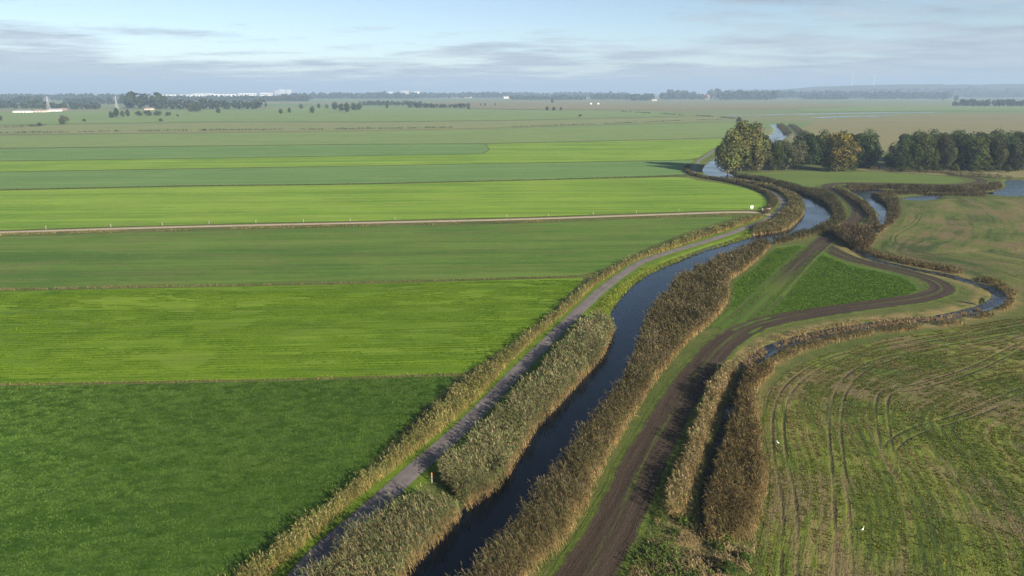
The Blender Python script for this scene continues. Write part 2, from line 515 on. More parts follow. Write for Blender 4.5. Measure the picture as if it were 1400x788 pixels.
# ------------------------------------------------------------------ water
t = NT('water')
n1 = t.noise(1.6, 3); n2 = t.noise(0.12, 3)
h = t.math('ADD', t.math('MULTIPLY', n1, 0.35), n2)
wcol = t.mix(n2, (0.002, 0.005, 0.010), (0.004, 0.008, 0.012))
t.principled(wcol, t.ramp(t.noise(0.05, 4, rough=0.6), [(0.40, 0.08), (0.62, 0.20)]), 0.5, t.bump(h, 0.20, 0.14), IOR=1.33)
M_WATER = t.m
t = NT('ruffled_water')
n1 = t.noise(2.2, 3); n2 = t.noise(0.15, 3)
t.principled(t.mix(n2, (0.045, 0.075, 0.105), (0.060, 0.088, 0.110)), t.ramp(n2, [(0.4, 0.24), (0.62, 0.34)]), 0.5, t.bump(t.math('ADD', n1, n2), 0.35, 0.15), IOR=1.33)  # blue base colour stands in for reflected sky on pond and lake
M_RUFFLED = t.m
t = NT('ditch_mud_water')
n1 = t.noise(0.8, 4)
wcol = t.mix(t.ramp(n1, [(0.4, 0.0), (0.65, 1.0)]), (0.010, 0.011, 0.010), (0.055, 0.050, 0.038))
t.principled(wcol, t.ramp(n1, [(0.45, 0.06), (0.65, 0.5)]), 0.5, t.bump(n1, 0.2, 0.1), IOR=1.33)
M_DITCHWATER = t.m


def sheet_poly(name, poly, z, mat, label):
    res = delaunay_2d_cdt([Vector(p) for p in poly], [], [list(range(len(poly)))], 1, 1e-4)
    v = np.array([(p.x, p.y, z) for p in res[0]])
    fc = []
    for f in res[2]:
        f = list(f); a, b, c = v[f[0]], v[f[1]], v[f[2]]
        ar = sum(v[f[i]][0] * v[f[(i + 1) % len(f)]][1] - v[f[(i + 1) % len(f)]][0] * v[f[i]][1] for i in range(len(f)))
        fc.append(f if ar > 0 else f[::-1])
    me = bpy.data.meshes.new(name); me.from_pydata(v.tolist(), [], fc); me.update()
    return tag(obj(name, me, mat), label, kind='structure')


def normals2d(line):
    d = np.gradient(line, axis=0); d /= np.linalg.norm(d, axis=1)[:, None] + 1e-9
    return np.c_[-d[:, 1], d[:, 0]]


def ribbon(name, line, half, z, mat, label=None, cols=9, jitter=0.0, ruts=0.0, ends=False, zoff=0.0):
    """a road-like strip with its cross position u (-1..1) and length s stored on the vertices"""
    n = normals2d(line)
    s = np.r_[0, np.cumsum(np.linalg.norm(np.diff(line, axis=0), axis=1))]
    u = np.linspace(-1, 1, cols)
    hw = half * np.ones(len(line))
    wl_ = hw * (1 + jitter * 2 * (vnoise(s, s * 0 + 3, 2.2) - 0.5)); wr = hw * (1 + jitter * 2 * (vnoise(s, s * 0 + 40, 2.2) - 0.5))
    V = []; 
    for k in u:
        w = np.where(k < 0, wl_, wr) * k
        zz = z - ruts * np.exp(-((abs(k) - 0.45) / 0.14) ** 2) if abs(k) < 0.999 else 0.006 + 0.2 * z
        V.append(np.c_[line + n * w[:, None], np.full(len(line), zz)])
    V = np.stack(V, 1).reshape(-1, 3)
    L = len(line); idx = np.arange(L * cols).reshape(L, cols)
    f = np.c_[idx[:-1, 1:].ravel(), idx[:-1, :-1].ravel(), idx[1:, :-1].ravel(), idx[1:, 1:].ravel()]
    e = np.minimum(s, (s[-1] - s) * 5) if ends else s * 0 + 999
    me = mesh_np(name, V, f, {'u': np.tile(u, L), 's': np.repeat(s, cols), 'e': np.repeat(e, cols)}, smooth_shade=True)
    o = obj(name, me, mat)
    if label: tag(o, label, kind='structure')
    return o


wl_pts, wr_pts = resample(river_L, 260), resample(river_R, 260)
ext = (wr_pts - wl_pts); ext /= np.linalg.norm(ext, axis=1)[:, None]
wa, wb = wl_pts - ext * 1.0, wr_pts + ext * 1.0
V = np.vstack([np.c_[wa, np.full(260, WZ)], np.c_[wb, np.full(260, WZ)]])
k = np.arange(259)
tag(obj('river', mesh_np('river', V, np.c_[k, k + 260, k + 261, k + 1]), M_WATER), 'winding dark blue river between reed banks', kind='structure')


def grow(poly, d):
    c = normals2d(np.vstack([poly[-1:], poly, poly[:1]]))[1:-1]
    q = poly + c * d
    return q if sdf(q[:1], poly)[0] > 0 else poly - c * d


sheet_poly('creek', creek_poly, WZ, M_WATER, 'narrow blue creek beside the bend of the dirt track')
sheet_poly('pond', pond_poly, WZ, M_RUFFLED, 'small oblong pond in the wet meadow')
sheet_poly('lake', lake_poly, WZ, M_RUFFLED, 'blue lake cut off by the right edge of the view')
sheet_poly('flood_water', flood_poly, WZ, M_WATER, 'long thin streak of flood water in the far meadows')
sheet_poly('flood_water', flood2_poly, WZ, M_WATER, 'short faint streak of flood water below the long one')
ribbon('ditch_water', ditch_line, 1.5, WZ + 0.02, M_DITCHWATER, 'shallow muddy water in the winding ditch', cols=3)
t = NT('shaded_ditch_water'); n1 = t.noise(1.2, 4)
t.principled(t.mix(n1, (0.006, 0.005, 0.004), (0.018, 0.015, 0.010)), 0.35, 0.3, t.bump(n1, 0.1, 0.05), IOR=1.33)  # near-black tone carries the shade and reflection of the reeds
ribbon('ditch_water', ditch_deep, 1.4, WZ + 0.004, t.m, 'dark water toned for reed shade in the deep straight ditch between two reed strips', cols=3)

# ------------------------------------------------------------------ meadows
FOLLOW = GP([(0, 527), (640, 512)]); rowrot = -math.atan2(*(FOLLOW[1] - FOLLOW[0])[::-1])


def cdt_sheet(name, poly_px, mat, label, z=0.03, spacing=None, attrs=None, smooth_edges=True, line_smooth=False):
    poly = smooth(GP(poly_px), 3.0, True) if line_smooth else resample(np.vstack([GP(poly_px), GP(poly_px[:1])]), 90)[:-1]
    if line_smooth and len(poly) > 260: poly = resample(np.vstack([poly, poly[:1]]), 260)[:-1]
    pts = [Vector(p) for p in poly]
    if spacing:
        lo, hi = poly.min(0), poly.max(0)
        gx, gy = np.meshgrid(np.arange(lo[0], hi[0], spacing), np.arange(lo[1], hi[1], spacing))
        q = np.c_[gx.ravel(), gy.ravel()]
        q = q[sdf(q, poly) < -0.5 * spacing]
        pts += [Vector(p) for p in q]
    res = delaunay_2d_cdt(pts, [], [list(range(len(poly)))], 1, 1e-4)
    v = np.array([(p.x, p.y, z) for p in res[0]])
    f = np.array([list(t_) for t_ in res[2] if len(t_) == 3])
    e1, e2 = v[f[:, 1]] - v[f[:, 0]], v[f[:, 2]] - v[f[:, 0]]
    fl = e1[:, 0] * e2[:, 1] - e1[:, 1] * e2[:, 0] < 0
    f[fl] = f[fl][:, ::-1]
    at = {'edge': -sdf(v[:, :2], poly) if True else None}
    if attrs: at.update(attrs(v[:, :2]))
    me = mesh_np(name, v, f, at)
    return tag(obj(name, me, mat), label, kind='structure')


m1 = meadow_mat('meadow_deep_green', (0.026, 0.066, 0.007), (0.076, 0.140, 0.019), (0.14, 0.17, 0.05), rowrot, 0.14, 0.10, 0.30, 1.0)
m2 = meadow_mat('meadow_yellow_green', (0.062, 0.126, 0.005), (0.142, 0.224, 0.013), (0.16, 0.17, 0.04), rowrot, 0.15, 0.05, 1.3, 0.4)
m3 = meadow_mat('meadow_mid_green', (0.050, 0.108, 0.014), (0.106, 0.172, 0.028), (0.15, 0.125, 0.05), rowrot, 0.35, 0.04, 1.5, 0.7)
m4 = meadow_mat('meadow_bright_green', (0.094, 0.185, 0.014), (0.190, 0.292, 0.034), (0.20, 0.20, 0.06), rowrot, 0.25, 0.03, 1.7, 0.6)
m5 = meadow_mat('meadow_grey_green', (0.086, 0.166, 0.044), (0.130, 0.212, 0.062), (0.16, 0.19, 0.07), rowrot, 0.2, 0.03, 1.4, 0.5)
m6 = meadow_mat('meadow_far_green', (0.105, 0.185, 0.050), (0.160, 0.232, 0.070), (0.23, 0.19, 0.09), rowrot, 0.55, 0.012, 0.8, 0.3)
m7 = meadow_mat('meadow_far_brown', (0.125, 0.185, 0.058), (0.190, 0.205, 0.085), (0.24, 0.185, 0.10), rowrot, 0.6, 0.010, 0.8, 0.3)
m8 = meadow_mat('meadow_lush_green', (0.036, 0.088, 0.010), (0.098, 0.160, 0.020), (0.13, 0.14, 0.05), R(35), 0.12, 0.12, 0.5, 0.9)
m9 = meadow_mat('meadow_right_green', (0.070, 0.118, 0.022), (0.115, 0.162, 0.036), (0.17, 0.15, 0.06), R(5), 0.2, 0.03, 0.6, 0.35)
m10 = meadow_mat('meadow_tan', (0.135, 0.140, 0.055), (0.20, 0.180, 0.085), (0.25, 0.19, 0.10), R(3), 0.5, 0.012, 0.9, 0.3)

cdt_sheet('meadow', [(-260, 534), (0, 528), (200, 525), (400, 521), (628, 514.5), (560, 578), (480, 660), (400, 728), (300, 800), (200, 860), (-400, 860)], m1, 'deep green meadow in the near left corner')
cdt_sheet('meadow', [(-260, 402), (0, 398.5), (250, 393.5), (500, 388.5), (800, 380), (760, 420), (705, 466), (650, 503), (630, 511.5), (400, 518), (200, 522), (0, 525), (-260, 531)], m2, 'yellow green mown meadow with straight rows')
cdt_sheet('meadow', [(-260, 332), (0, 324), (357, 314), (714, 306), (900, 299), (1010, 296), (1000, 299), (940, 317), (880, 341), (835, 363), (806, 376.5), (500, 385.5), (250, 390.5), (0, 395), (-260, 399)], m3, 'mid green meadow just below the gravel farm track')
cdt_sheet('meadow', [(-260, 266), (0, 261), (250, 255.6), (500, 252.6), (937, 242), (948, 246), (980, 250), (1012, 255.5), (1036, 263.5), (1048, 272), (1050, 281), (1040, 287), (1000, 287.5), (893, 291), (714, 297), (500, 302), (357, 305), (178, 309.5), (0, 315), (-260, 319)], m4, 'bright green meadow above the gravel farm track', z=0.05)
cdt_sheet('meadow', [(-260, 242), (0, 236), (286, 231), (500, 227.5), (750, 223), (915, 220), (950, 219), (940, 228), (938, 239), (750, 245.5), (500, 251.2), (250, 254), (0, 259.4), (-260, 264.5)], m5, 'grey green meadow strip beside the shadow of the tall trees', z=0.08)
cdt_sheet('meadow', [(-260, 226), (0, 221), (250, 217.5), (500, 213.5), (660, 211.5), (670, 205), (664, 197), (800, 194), (900, 192), (990, 190), (985, 198), (965, 209), (952, 218), (915, 219.4), (750, 222.4), (500, 226.8), (286, 230.2), (0, 235.2), (-260, 241)], m4, 'bright green far strip reaching to the tall yellowish trees', z=0.10)
cdt_sheet('meadow', [(-260, 210), (0, 204), (500, 198), (662, 197.3), (668, 205), (658, 211), (500, 213), (250, 217), (0, 220.4), (-260, 225)], m5, 'dull green rectangular strip with a sharp right end', z=0.14)
cdt_sheet('meadow', [(-400, 194), (0, 186), (500, 180), (700, 176), (860, 171), (1000, 168), (1020, 172), (995, 188), (900, 191), (664, 196.6), (500, 197.4), (0, 203), (-400, 211)], m6, 'far green grassland with brown patches', z=0.2)
cdt_sheet('meadow', [(-400, 180), (0, 172), (300, 168), (500, 168), (700, 166), (980, 160), (985, 166), (860, 170), (700, 175), (500, 179), (0, 184.6), (-400, 192)], m7, 'brownish far grassland behind the long hedge ditch', z=0.3)
cdt_sheet('meadow', [(-400, 160), (0, 154), (300, 150), (500, 146), (560, 148), (700, 151), (880, 152), (970, 158), (700, 165), (500, 167), (300, 167), (0, 171), (-400, 178)], m6, 'pale green distant pasture on the left', z=0.4)
cdt_sheet('meadow', [(560, 141), (700, 138), (900, 141), (1100, 141), (1180, 146), (1050, 150), (900, 151), (700, 150), (590, 147)], m10, 'tan distant stubble land in the middle of the view', z=0.6)
cdt_sheet('meadow', [(1085, 150), (1180, 146), (1500, 146), (1500, 152), (1300, 152), (1100, 153.5)], m6, 'pale green distant pasture on the right', z=0.6)
cdt_sheet('meadow', [(1095, 176), (1115, 166), (1190, 161), (1300, 156), (1500, 155), (1500, 186), (1300, 186), (1208, 210), (1190, 196), (1150, 192), (1110, 190)], m10, 'tan dry grassland behind the woods', z=0.25)
# right hand meadows
cdt_sheet('meadow', [(1012, 240), (1030, 237), (1090, 234), (1180, 235), (1260, 239), (1312, 243.5), (1318, 249), (1290, 251.5), (1200, 249.5), (1150, 249.5), (1126, 253), (1108, 256), (1080, 252), (1046, 245)], m9, 'smooth green meadow in front of the mixed trees', z=0.05)
cdt_sheet('meadow', [(1172, 231), (1300, 232), (1500, 233), (1500, 243), (1380, 243), (1318, 240), (1290, 240), (1240, 237), (1180, 233.5)], m10, 'thin tan strip of dry grass in front of the dark wood', z=0.05)
cdt_sheet('meadow', [(1006, 443), (998, 436), (1001, 410), (1003, 386), (1028, 368), (1060, 338), (1092, 334), (1112, 337), (1128, 347), (1160, 361), (1205, 370.5), (1238, 379), (1254, 389), (1258, 397), (1244, 405), (1200, 412), (1122, 423), (1060, 433), (1024, 443)], m8,
          'lush green triangular meadow between river reeds and dirt track', z=0.03, line_smooth=False)


def row_field(name, rot, palette, rowscale):
    """mown field whose rows follow its outer edge: attribute rd is the distance to that edge, rs the length along it"""
    t = NT(name)
    rd, rs = t.attr('rd'), t.attr('rs')
    wv = t.vec(rd, rs)
    warp = t.noise(0.05, 3)
    rdw = t.math('ADD', rd, t.math('MULTIPLY', warp, 6.0))
    v2 = t.vec(rdw, rs)
    swath = t.noise(1.0, 2, vec=v2, squash=(0.16 * rowscale, 0.012, 1), rough=0.5)
    streak = t.noise(1.0, 4, vec=v2, squash=(0.75 * rowscale, 0.03, 1), rough=0.65)
    fine = t.noise(1.0, 3, vec=wv, squash=(3.4 * rowscale, 0.30, 1), rough=0.7)
    big = t.noise(0.035, 4, loc=(8, 3, 0)); mid = t.noise(0.22, 4, rough=0.6); grain = t.noise(3.6, 4, rough=0.75)
    tuft = t.noise(1.3, 4, rough=0.7, loc=(4, 4, 0))
    g = t.math('ADD', t.math('MULTIPLY', t.math('SUBTRACT', big, 0.5), 0.9), t.math('ADD', t.math('MULTIPLY', t.math('SUBTRACT', swath, 0.5), 1.2), 0.5))
    ridge_ = t.math('SINE', t.math('MULTIPLY', t.math('ADD', rd, t.math('MULTIPLY', mid, 0.9)), 5.2 * rowscale))
    g = t.math('ADD', g, t.math('MULTIPLY', ridge_, 0.10 if rowscale > 0.8 else 0.025))
    g = t.math('ADD', g, t.math('MULTIPLY', t.math('SUBTRACT', streak, 0.5), 0.9))
    g = t.math('ADD', g, t.math('MULTIPLY', t.math('SUBTRACT', mid, 0.5), 0.5))
    g = t.math('ADD', g, t.math('MULTIPLY', t.math('SUBTRACT', grain, 0.5), 0.5))
    col = t.ramp(g, palette)
    # bare soil and dead thatch showing in lines
    s_ = t.math('ADD', t.math('MULTIPLY', streak, 0.6), t.math('ADD', t.math('MULTIPLY', fine, 0.35), t.math('MULTIPLY', big, 0.25)))
    col = t.mix(t.math('MULTIPLY', t.ramp(s_, [(0.62, 0.0), (0.74, 1.0)]), 0.6), col, SOIL)
    thatch = t.noise(0.05, 4, loc=(40, 11, 0), rough=0.6)
    bare = t.math('MULTIPLY', t.ramp(t.math('ADD', thatch, t.math('ADD', t.math('MULTIPLY', t.math('SUBTRACT', streak, 0.5), 0.5), t.math('MULTIPLY', t.math('SUBTRACT', grain, 0.5), 0.4))), [(0.50, 0.0), (0.63, 1.0)]), 0.8)
    col = t.mix(bare, col, t.mix(grain, (0.085, 0.062, 0.034), (0.20, 0.155, 0.075)))
    c_ = t.math('ADD', t.math('MULTIPLY', tuft, 0.6), t.math('MULTIPLY', grain, 0.5))
    col = t.mix(t.math('MULTIPLY', t.ramp(c_, [(0.60, 0.0), (0.70, 1.0)]), 0.55), col, palette[-1][1])
    col = t.mix(t.math('MULTIPLY', t.ramp(c_, [(0.42, 1.0), (0.50, 0.0)]), 0.65), col, (0.020, 0.024, 0.008))
    rut = 9.0
    for k_ in range(4):
        rut = t.math('MINIMUM', t.math('ABSOLUTE', t.math('SUBTRACT', t.math('ABSOLUTE', t.attr('rut%d' % k_)), 0.75)), rut)
    rutf = t.ramp(t.math('ADD', rut, t.math('MULTIPLY', t.math('SUBTRACT', tuft, 0.5), 0.7)), [(0.06, 1.0), (0.28, 0.0)])
    rutf = t.math('MULTIPLY', rutf, t.ramp(t.noise(0.09, 3, loc=(2, 2, 0)), [(0.40, 0.15), (0.60, 0.85)]))
    col = t.mix(rutf, col, SOIL)
    edge = t.attr('edge')
    h = t.math('ADD', t.math('ADD', t.math('MULTIPLY', tuft, 0.7), t.math('MULTIPLY', grain, 0.5)), t.math('MULTIPLY', fine, 0.5))
    h = t.math('SUBTRACT', h, t.math('MULTIPLY', rutf, 0.6))
    t.principled(col, 0.95, 0.1, t.bump(h, 0.9, 0.3))
    return t.m


def rows_from(line_px, ruts_px):
    ln = smooth(GP(line_px), 2.0)
    rl = [smooth(GP(r), 1.5) for r in ruts_px]
    def f(q):
        d, s = dist_line(q, ln, True)
        rd_ = []
        for r in rl:
            n = normals2d(r)
            dd = dist_line(q, r)
            sg = np.where(dist_line(q, r + n * 0.3) < dist_line(q, r - n * 0.3), 1, -1)
            rd_.append(np.clip(dd * sg, -9, 9))
        while len(rd_) < 4: rd_.append(np.full(len(q), 9.0))
        return {'rd': d, 'rs': s, **{'rut%d' % k: v_ for k, v_ in enumerate(rd_)}}
    return f


stub = row_field('mown_rows_near', 0, [(0.24, (0.040, 0.060, 0.012)), (0.45, (0.082, 0.112, 0.016)), (0.60, (0.130, 0.155, 0.024)), (0.80, (0.200, 0.165, 0.062))], 1.0)
stub2 = row_field('mown_rows_far', 0, [(0.28, (0.042, 0.062, 0.016)), (0.45, (0.075, 0.102, 0.022)), (0.60, (0.115, 0.125, 0.032)), (0.80, (0.18, 0.145, 0.065))], 0.5)
edge_px = [(1010, 860), (1034, 760), (1052, 690), (1054, 640), (1044, 580), (1046, 540), (1075, 508), (1130, 484), (1210, 464), (1300, 450), (1400, 433), (1520, 415)]
RUTS_NEAR = [[(1155, 860), (1152, 720), (1146, 640), (1142, 570), (1160, 520), (1210, 492), (1300, 474), (1400, 456)],
                                    [(1216, 640), (1205, 560), (1215, 535), (1250, 530), (1330, 505), (1400, 470)],
                                    [(1222, 640), (1216, 615), (1250, 590), (1330, 565), (1400, 533)],
                                    [(1075, 860), (1080, 700), (1066, 620), (1066, 560), (1090, 520), (1150, 488), (1260, 466), (1400, 442)]]
cdt_sheet('mown_field', edge_px + [(1700, 470), (1700, 860)], stub, 'mown field with curved rows in the near right corner', z=0.03, spacing=1.3,
          attrs=rows_from(edge_px, RUTS_NEAR))
edge2_px = [(1225, 268), (1236, 280), (1238, 296), (1232, 308), (1200, 325), (1188, 338), (1205, 350), (1260, 361), (1310, 369), (1356, 384), (1390, 398), (1410, 412)]
cdt_sheet('mown_field', edge2_px + [(1560, 400), (1560, 274), (1480, 272), (1410, 273), (1360, 272), (1300, 271), (1280, 276), (1240, 278)], stub2, 'wide olive meadow with mowing arcs right of the creek', z=0.03, spacing=2.2,
          attrs=rows_from(edge2_px, [[(1260, 345), (1225, 335), (1222, 322), (1250, 305), (1256, 290), (1248, 280)], [(1210, 345), (1290, 360), (1400, 378)], [(1230, 342), (1310, 352), (1400, 362)]]))

# ------------------------------------------------------------------ paths and tracks
t = NT('asphalt')
fine = t.noise(9, 4, rough=0.8); mid = t.noise(0.35, 4)
u, s = t.attr('u'), t.attr('s')
au = t.math('ABSOLUTE', u)
lane = t.noise(1.0, 3, vec=t.vec(u, s), squash=(2.5, 0.05, 1))
f = t.math('ADD', t.math('MULTIPLY', mid, 0.5), t.math('ADD', t.math('MULTIPLY', fine, 0.25), t.math('MULTIPLY', lane, 0.35)))
col = t.ramp(f, [(0.36, (0.090, 0.078, 0.072)), (0.52, (0.130, 0.112, 0.104)), (0.70, (0.185, 0.162, 0.148))])
ed = t.math('ADD', au, t.math('MULTIPLY', t.math('SUBTRACT', t.noise(1.2, 4, rough=0.7), 0.5), 0.35))
col = t.mix(t.ramp(ed, [(0.90, 0.0), (0.97, 1.0)]), col, t.mix(fine, (0.040, 0.075, 0.012), (0.10, 0.12, 0.035)))
t.principled(col, 0.85, 0.25, t.bump(fine, 0.3, 0.02))
ribbon('cycle_path', path_line, 1.35, 0.05, t.m, 'narrow grey asphalt cycle path along the left river bank', cols=7, jitter=0.03)

t = NT('gravel')
fine = t.noise(5, 4, rough=0.8); mid = t.noise(0.25, 4)
u = t.attr('u'); au = t.math('ABSOLUTE', u)
col = t.mix(t.math('ADD', t.math('MULTIPLY', fine, 0.5), t.math('MULTIPLY', mid, 0.5)), (0.26, 0.20, 0.145), (0.46, 0.38, 0.29))
mg = t.ramp(t.math('ADD', au, t.math('MULTIPLY', t.math('SUBTRACT', t.noise(0.6, 4, rough=0.7), 0.5), 0.5)), [(0.05, 0.55), (0.16, 0.0)])
eg = t.ramp(t.math('ADD', au, t.math('MULTIPLY', t.math('SUBTRACT', t.noise(0.9, 4, rough=0.7, loc=(9, 0, 0)), 0.5), 0.4)), [(0.72, 0.0), (0.84, 1.0)])
grs = t.mix(fine, (0.06, 0.085, 0.016), (0.16, 0.14, 0.05))
col = t.mix(t.math('MAXIMUM', mg, eg), col, grs)
t.principled(col, 0.95, 0.1, t.bump(fine, 0.4, 0.04))
ribbon('gravel_farm_track', farm_line, 1.9, 0.075, t.m, 'pale gravel farm track crossing the left meadows', cols=7, jitter=0.06)

t = NT('dirt_track')
u, s, e = t.attr('u'), t.attr('s'), t.attr('e')
au = t.math('ABSOLUTE', u)
fine = t.noise(4.5, 4, rough=0.8); mid = t.noise(0.5, 4, rough=0.65); big = t.noise(0.06, 3)
lng = t.noise(1.0, 4, vec=t.vec(u, s), squash=(5, 0.05, 1), rough=0.65, dist=0.3)
lng2 = t.noise(1.0, 4, vec=t.vec(u, s), squash=(24, 0.12, 1), rough=0.7, loc=(0, 8, 0))
soil = t.ramp(t.math('ADD', t.math('MULTIPLY', lng, 0.4), t.math('ADD', t.math('MULTIPLY', lng2, 0.3), t.math('MULTIPLY', fine, 0.3))),
              [(0.36, (0.028, 0.020, 0.014)), (0.52, (0.052, 0.038, 0.027)), (0.70, (0.095, 0.073, 0.048))])
grs = t.mix(t.ramp(t.math('ADD', t.math('MULTIPLY', fine, 0.6), t.math('MULTIPLY', mid, 0.4)), [(0.35, 0.0), (0.65, 1.0)]), (0.036, 0.078, 0.010), (0.120, 0.150, 0.026))
w = t.math('ADD', t.math('MULTIPLY', t.math('SUBTRACT', mid, 0.5), 0.75), t.math('MULTIPLY', t.math('SUBTRACT', fine, 0.5), 0.35))
edgef = t.ramp(t.math('ADD', au, t.math('MULTIPLY', w, 0.55)), [(0.72, 0.0), (0.90, 1.0)])
grow_c = t.attr('centre')
cen = t.ramp(t.math('ADD', t.math('ABSOLUTE', t.math('SUBTRACT', u, 0.04)), t.math('MULTIPLY', w, 0.25)), [(0.04, 1.0), (0.17, 0.0)])
cen = t.math('MULTIPLY', cen, t.ramp(t.math('ADD', lng, t.math('MULTIPLY', big, 0.5)), [(0.66, 0.0), (0.90, 0.8)]))
endf = t.ramp(t.math('ADD', t.math('DIVIDE', e, 60.0), t.math('MULTIPLY', w, 0.8)), [(0.1, 1.0), (0.5, 0.0)])
col = t.mix(t.math('MAXIMUM', t.math('MAXIMUM', edgef, cen), endf), soil, grs)
h = t.math('ADD', t.math('ADD', fine, t.math('MULTIPLY', lng2, 1.2)), t.math('MULTIPLY', mid, 0.8))
t.principled(col, 0.95, 0.12, t.bump(h, 0.9, 0.18))
M_DIRT = t.m
ribbon('dirt_track', track_line, 3.3, 0.085, M_DIRT, 'wide brown dirt track curving past the deep ditch', cols=15, jitter=0.08, ruts=0.05)
ribbon('dirt_track', track2_line, 3.3, 0.115, M_DIRT, 'brown rutted dirt track bending around the creek', cols=15, jitter=0.08, ruts=0.05, ends=True)
t = NT('wheel_ruts')
u, s, e = t.attr('u'), t.attr('s'), t.attr('e')
fine = t.noise(4.5, 4, rough=0.8); mid = t.noise(0.5, 4, rough=0.65)
au = t.math('ABSOLUTE', u)
lng = t.noise(1.0, 4, vec=t.vec(u, s), squash=(11, 0.05, 1), rough=0.65)
f = t.math('ADD', lng, t.math('ADD', t.math('MULTIPLY', t.math('SUBTRACT', mid, 0.5), 0.5), t.math('MULTIPLY', t.math('SUBTRACT', fine, 0.5), 0.3)))
rut = t.ramp(t.math('ABSOLUTE', t.math('SUBTRACT', t.math('ABSOLUTE', t.math('SUBTRACT', au, 0.42)), 0.20)), [(0.06, 1.0), (0.16, 0.0)])
rut = t.math('MULTIPLY', rut, t.ramp(f, [(0.35, 0.25), (0.6, 1.0)]))
rut = t.math('MULTIPLY', rut, t.ramp(au, [(0.70, 1.0), (0.95, 0.0)]))
grs = t.mix(t.math('ADD', t.math('MULTIPLY', fine, 0.6), t.math('MULTIPLY', mid, 0.4)), (0.038, 0.088, 0.010), (0.098, 0.158, 0.020))
col = t.mix(t.math('MULTIPLY', rut, 0.75), grs, (0.060, 0.052, 0.030))
t.principled(col, 0.95, 0.1, t.bump(t.math('ADD', fine, mid), 0.8, 0.2))
ribbon('wheel_ruts', cross_line, 4.6, 0.06, t.m, 'dark wheel ruts running across the lush triangular meadow', cols=21, jitter=0.05)

# ------------------------------------------------------------------ reeds and tall grass (uncountable: stuff)
t = NT('reed_leaf')
M_REED = t.leafy(t.attr('tint', 'Color'), 0.28)


def band_points(Lpx, Rpx, dens, z=0.0):
    """random points in the strip between two survey lines"""
    A = resample(smooth(GP(Lpx), 2.0), 120); B = resample(smooth(GP(Rpx), 2.0), 120)
    a0, a1, b0, b1 = A[:-1], A[1:], B[:-1], B[1:]
    ar = 0.5 * np.abs(np.cross(a1 - a0, b0 - a0)) + 0.5 * np.abs(np.cross(a1 - b1, b0 - b1))
    mid = 0.25 * (a0 + a1 + b0 + b1)
    n = rng.poisson(ar * (dens(mid) if callable(dens) else dens))
    i = np.repeat(np.arange(len(n)), n)
    u, v = rng.random(len(i))[:, None], rng.random(len(i))[:, None]
    return (1 - v) * ((1 - u) * a0[i] + u * a1[i]) + v * ((1 - u) * b0[i] + u * b1[i]), v[:, 0]


def dens_by_dist(near, far):
    return lambda m: np.interp(np.hypot(m[:, 0], m[:, 1]), [60, 140, 300], [near, (near + far) / 2, far])


def ground_z(p):
    j = np.clip(np.searchsorted(xs, p[:, 0]), 1, nx - 1); i = np.clip(np.searchsorted(ys, p[:, 1]), 1, ny - 1)
    Z = GZ.reshape(ny, nx)
    fx = (p[:, 0] - xs[j - 1]) / (xs[j] - xs[j - 1]); fy = (p[:, 1] - ys[i - 1]) / (ys[i] - ys[i - 1])
    return (Z[i - 1, j - 1] * (1 - fx) + Z[i - 1, j] * fx) * (1 - fy) + (Z[i, j - 1] * (1 - fx) + Z[i, j] * fx) * fy


def jit(c, n, a):
    c = np.asarray(c, float)
    return c[None] * (1 + a * rng.normal(size=(n, 1))) * (1 + 0.35 * a * rng.normal(size=(n, 3)))


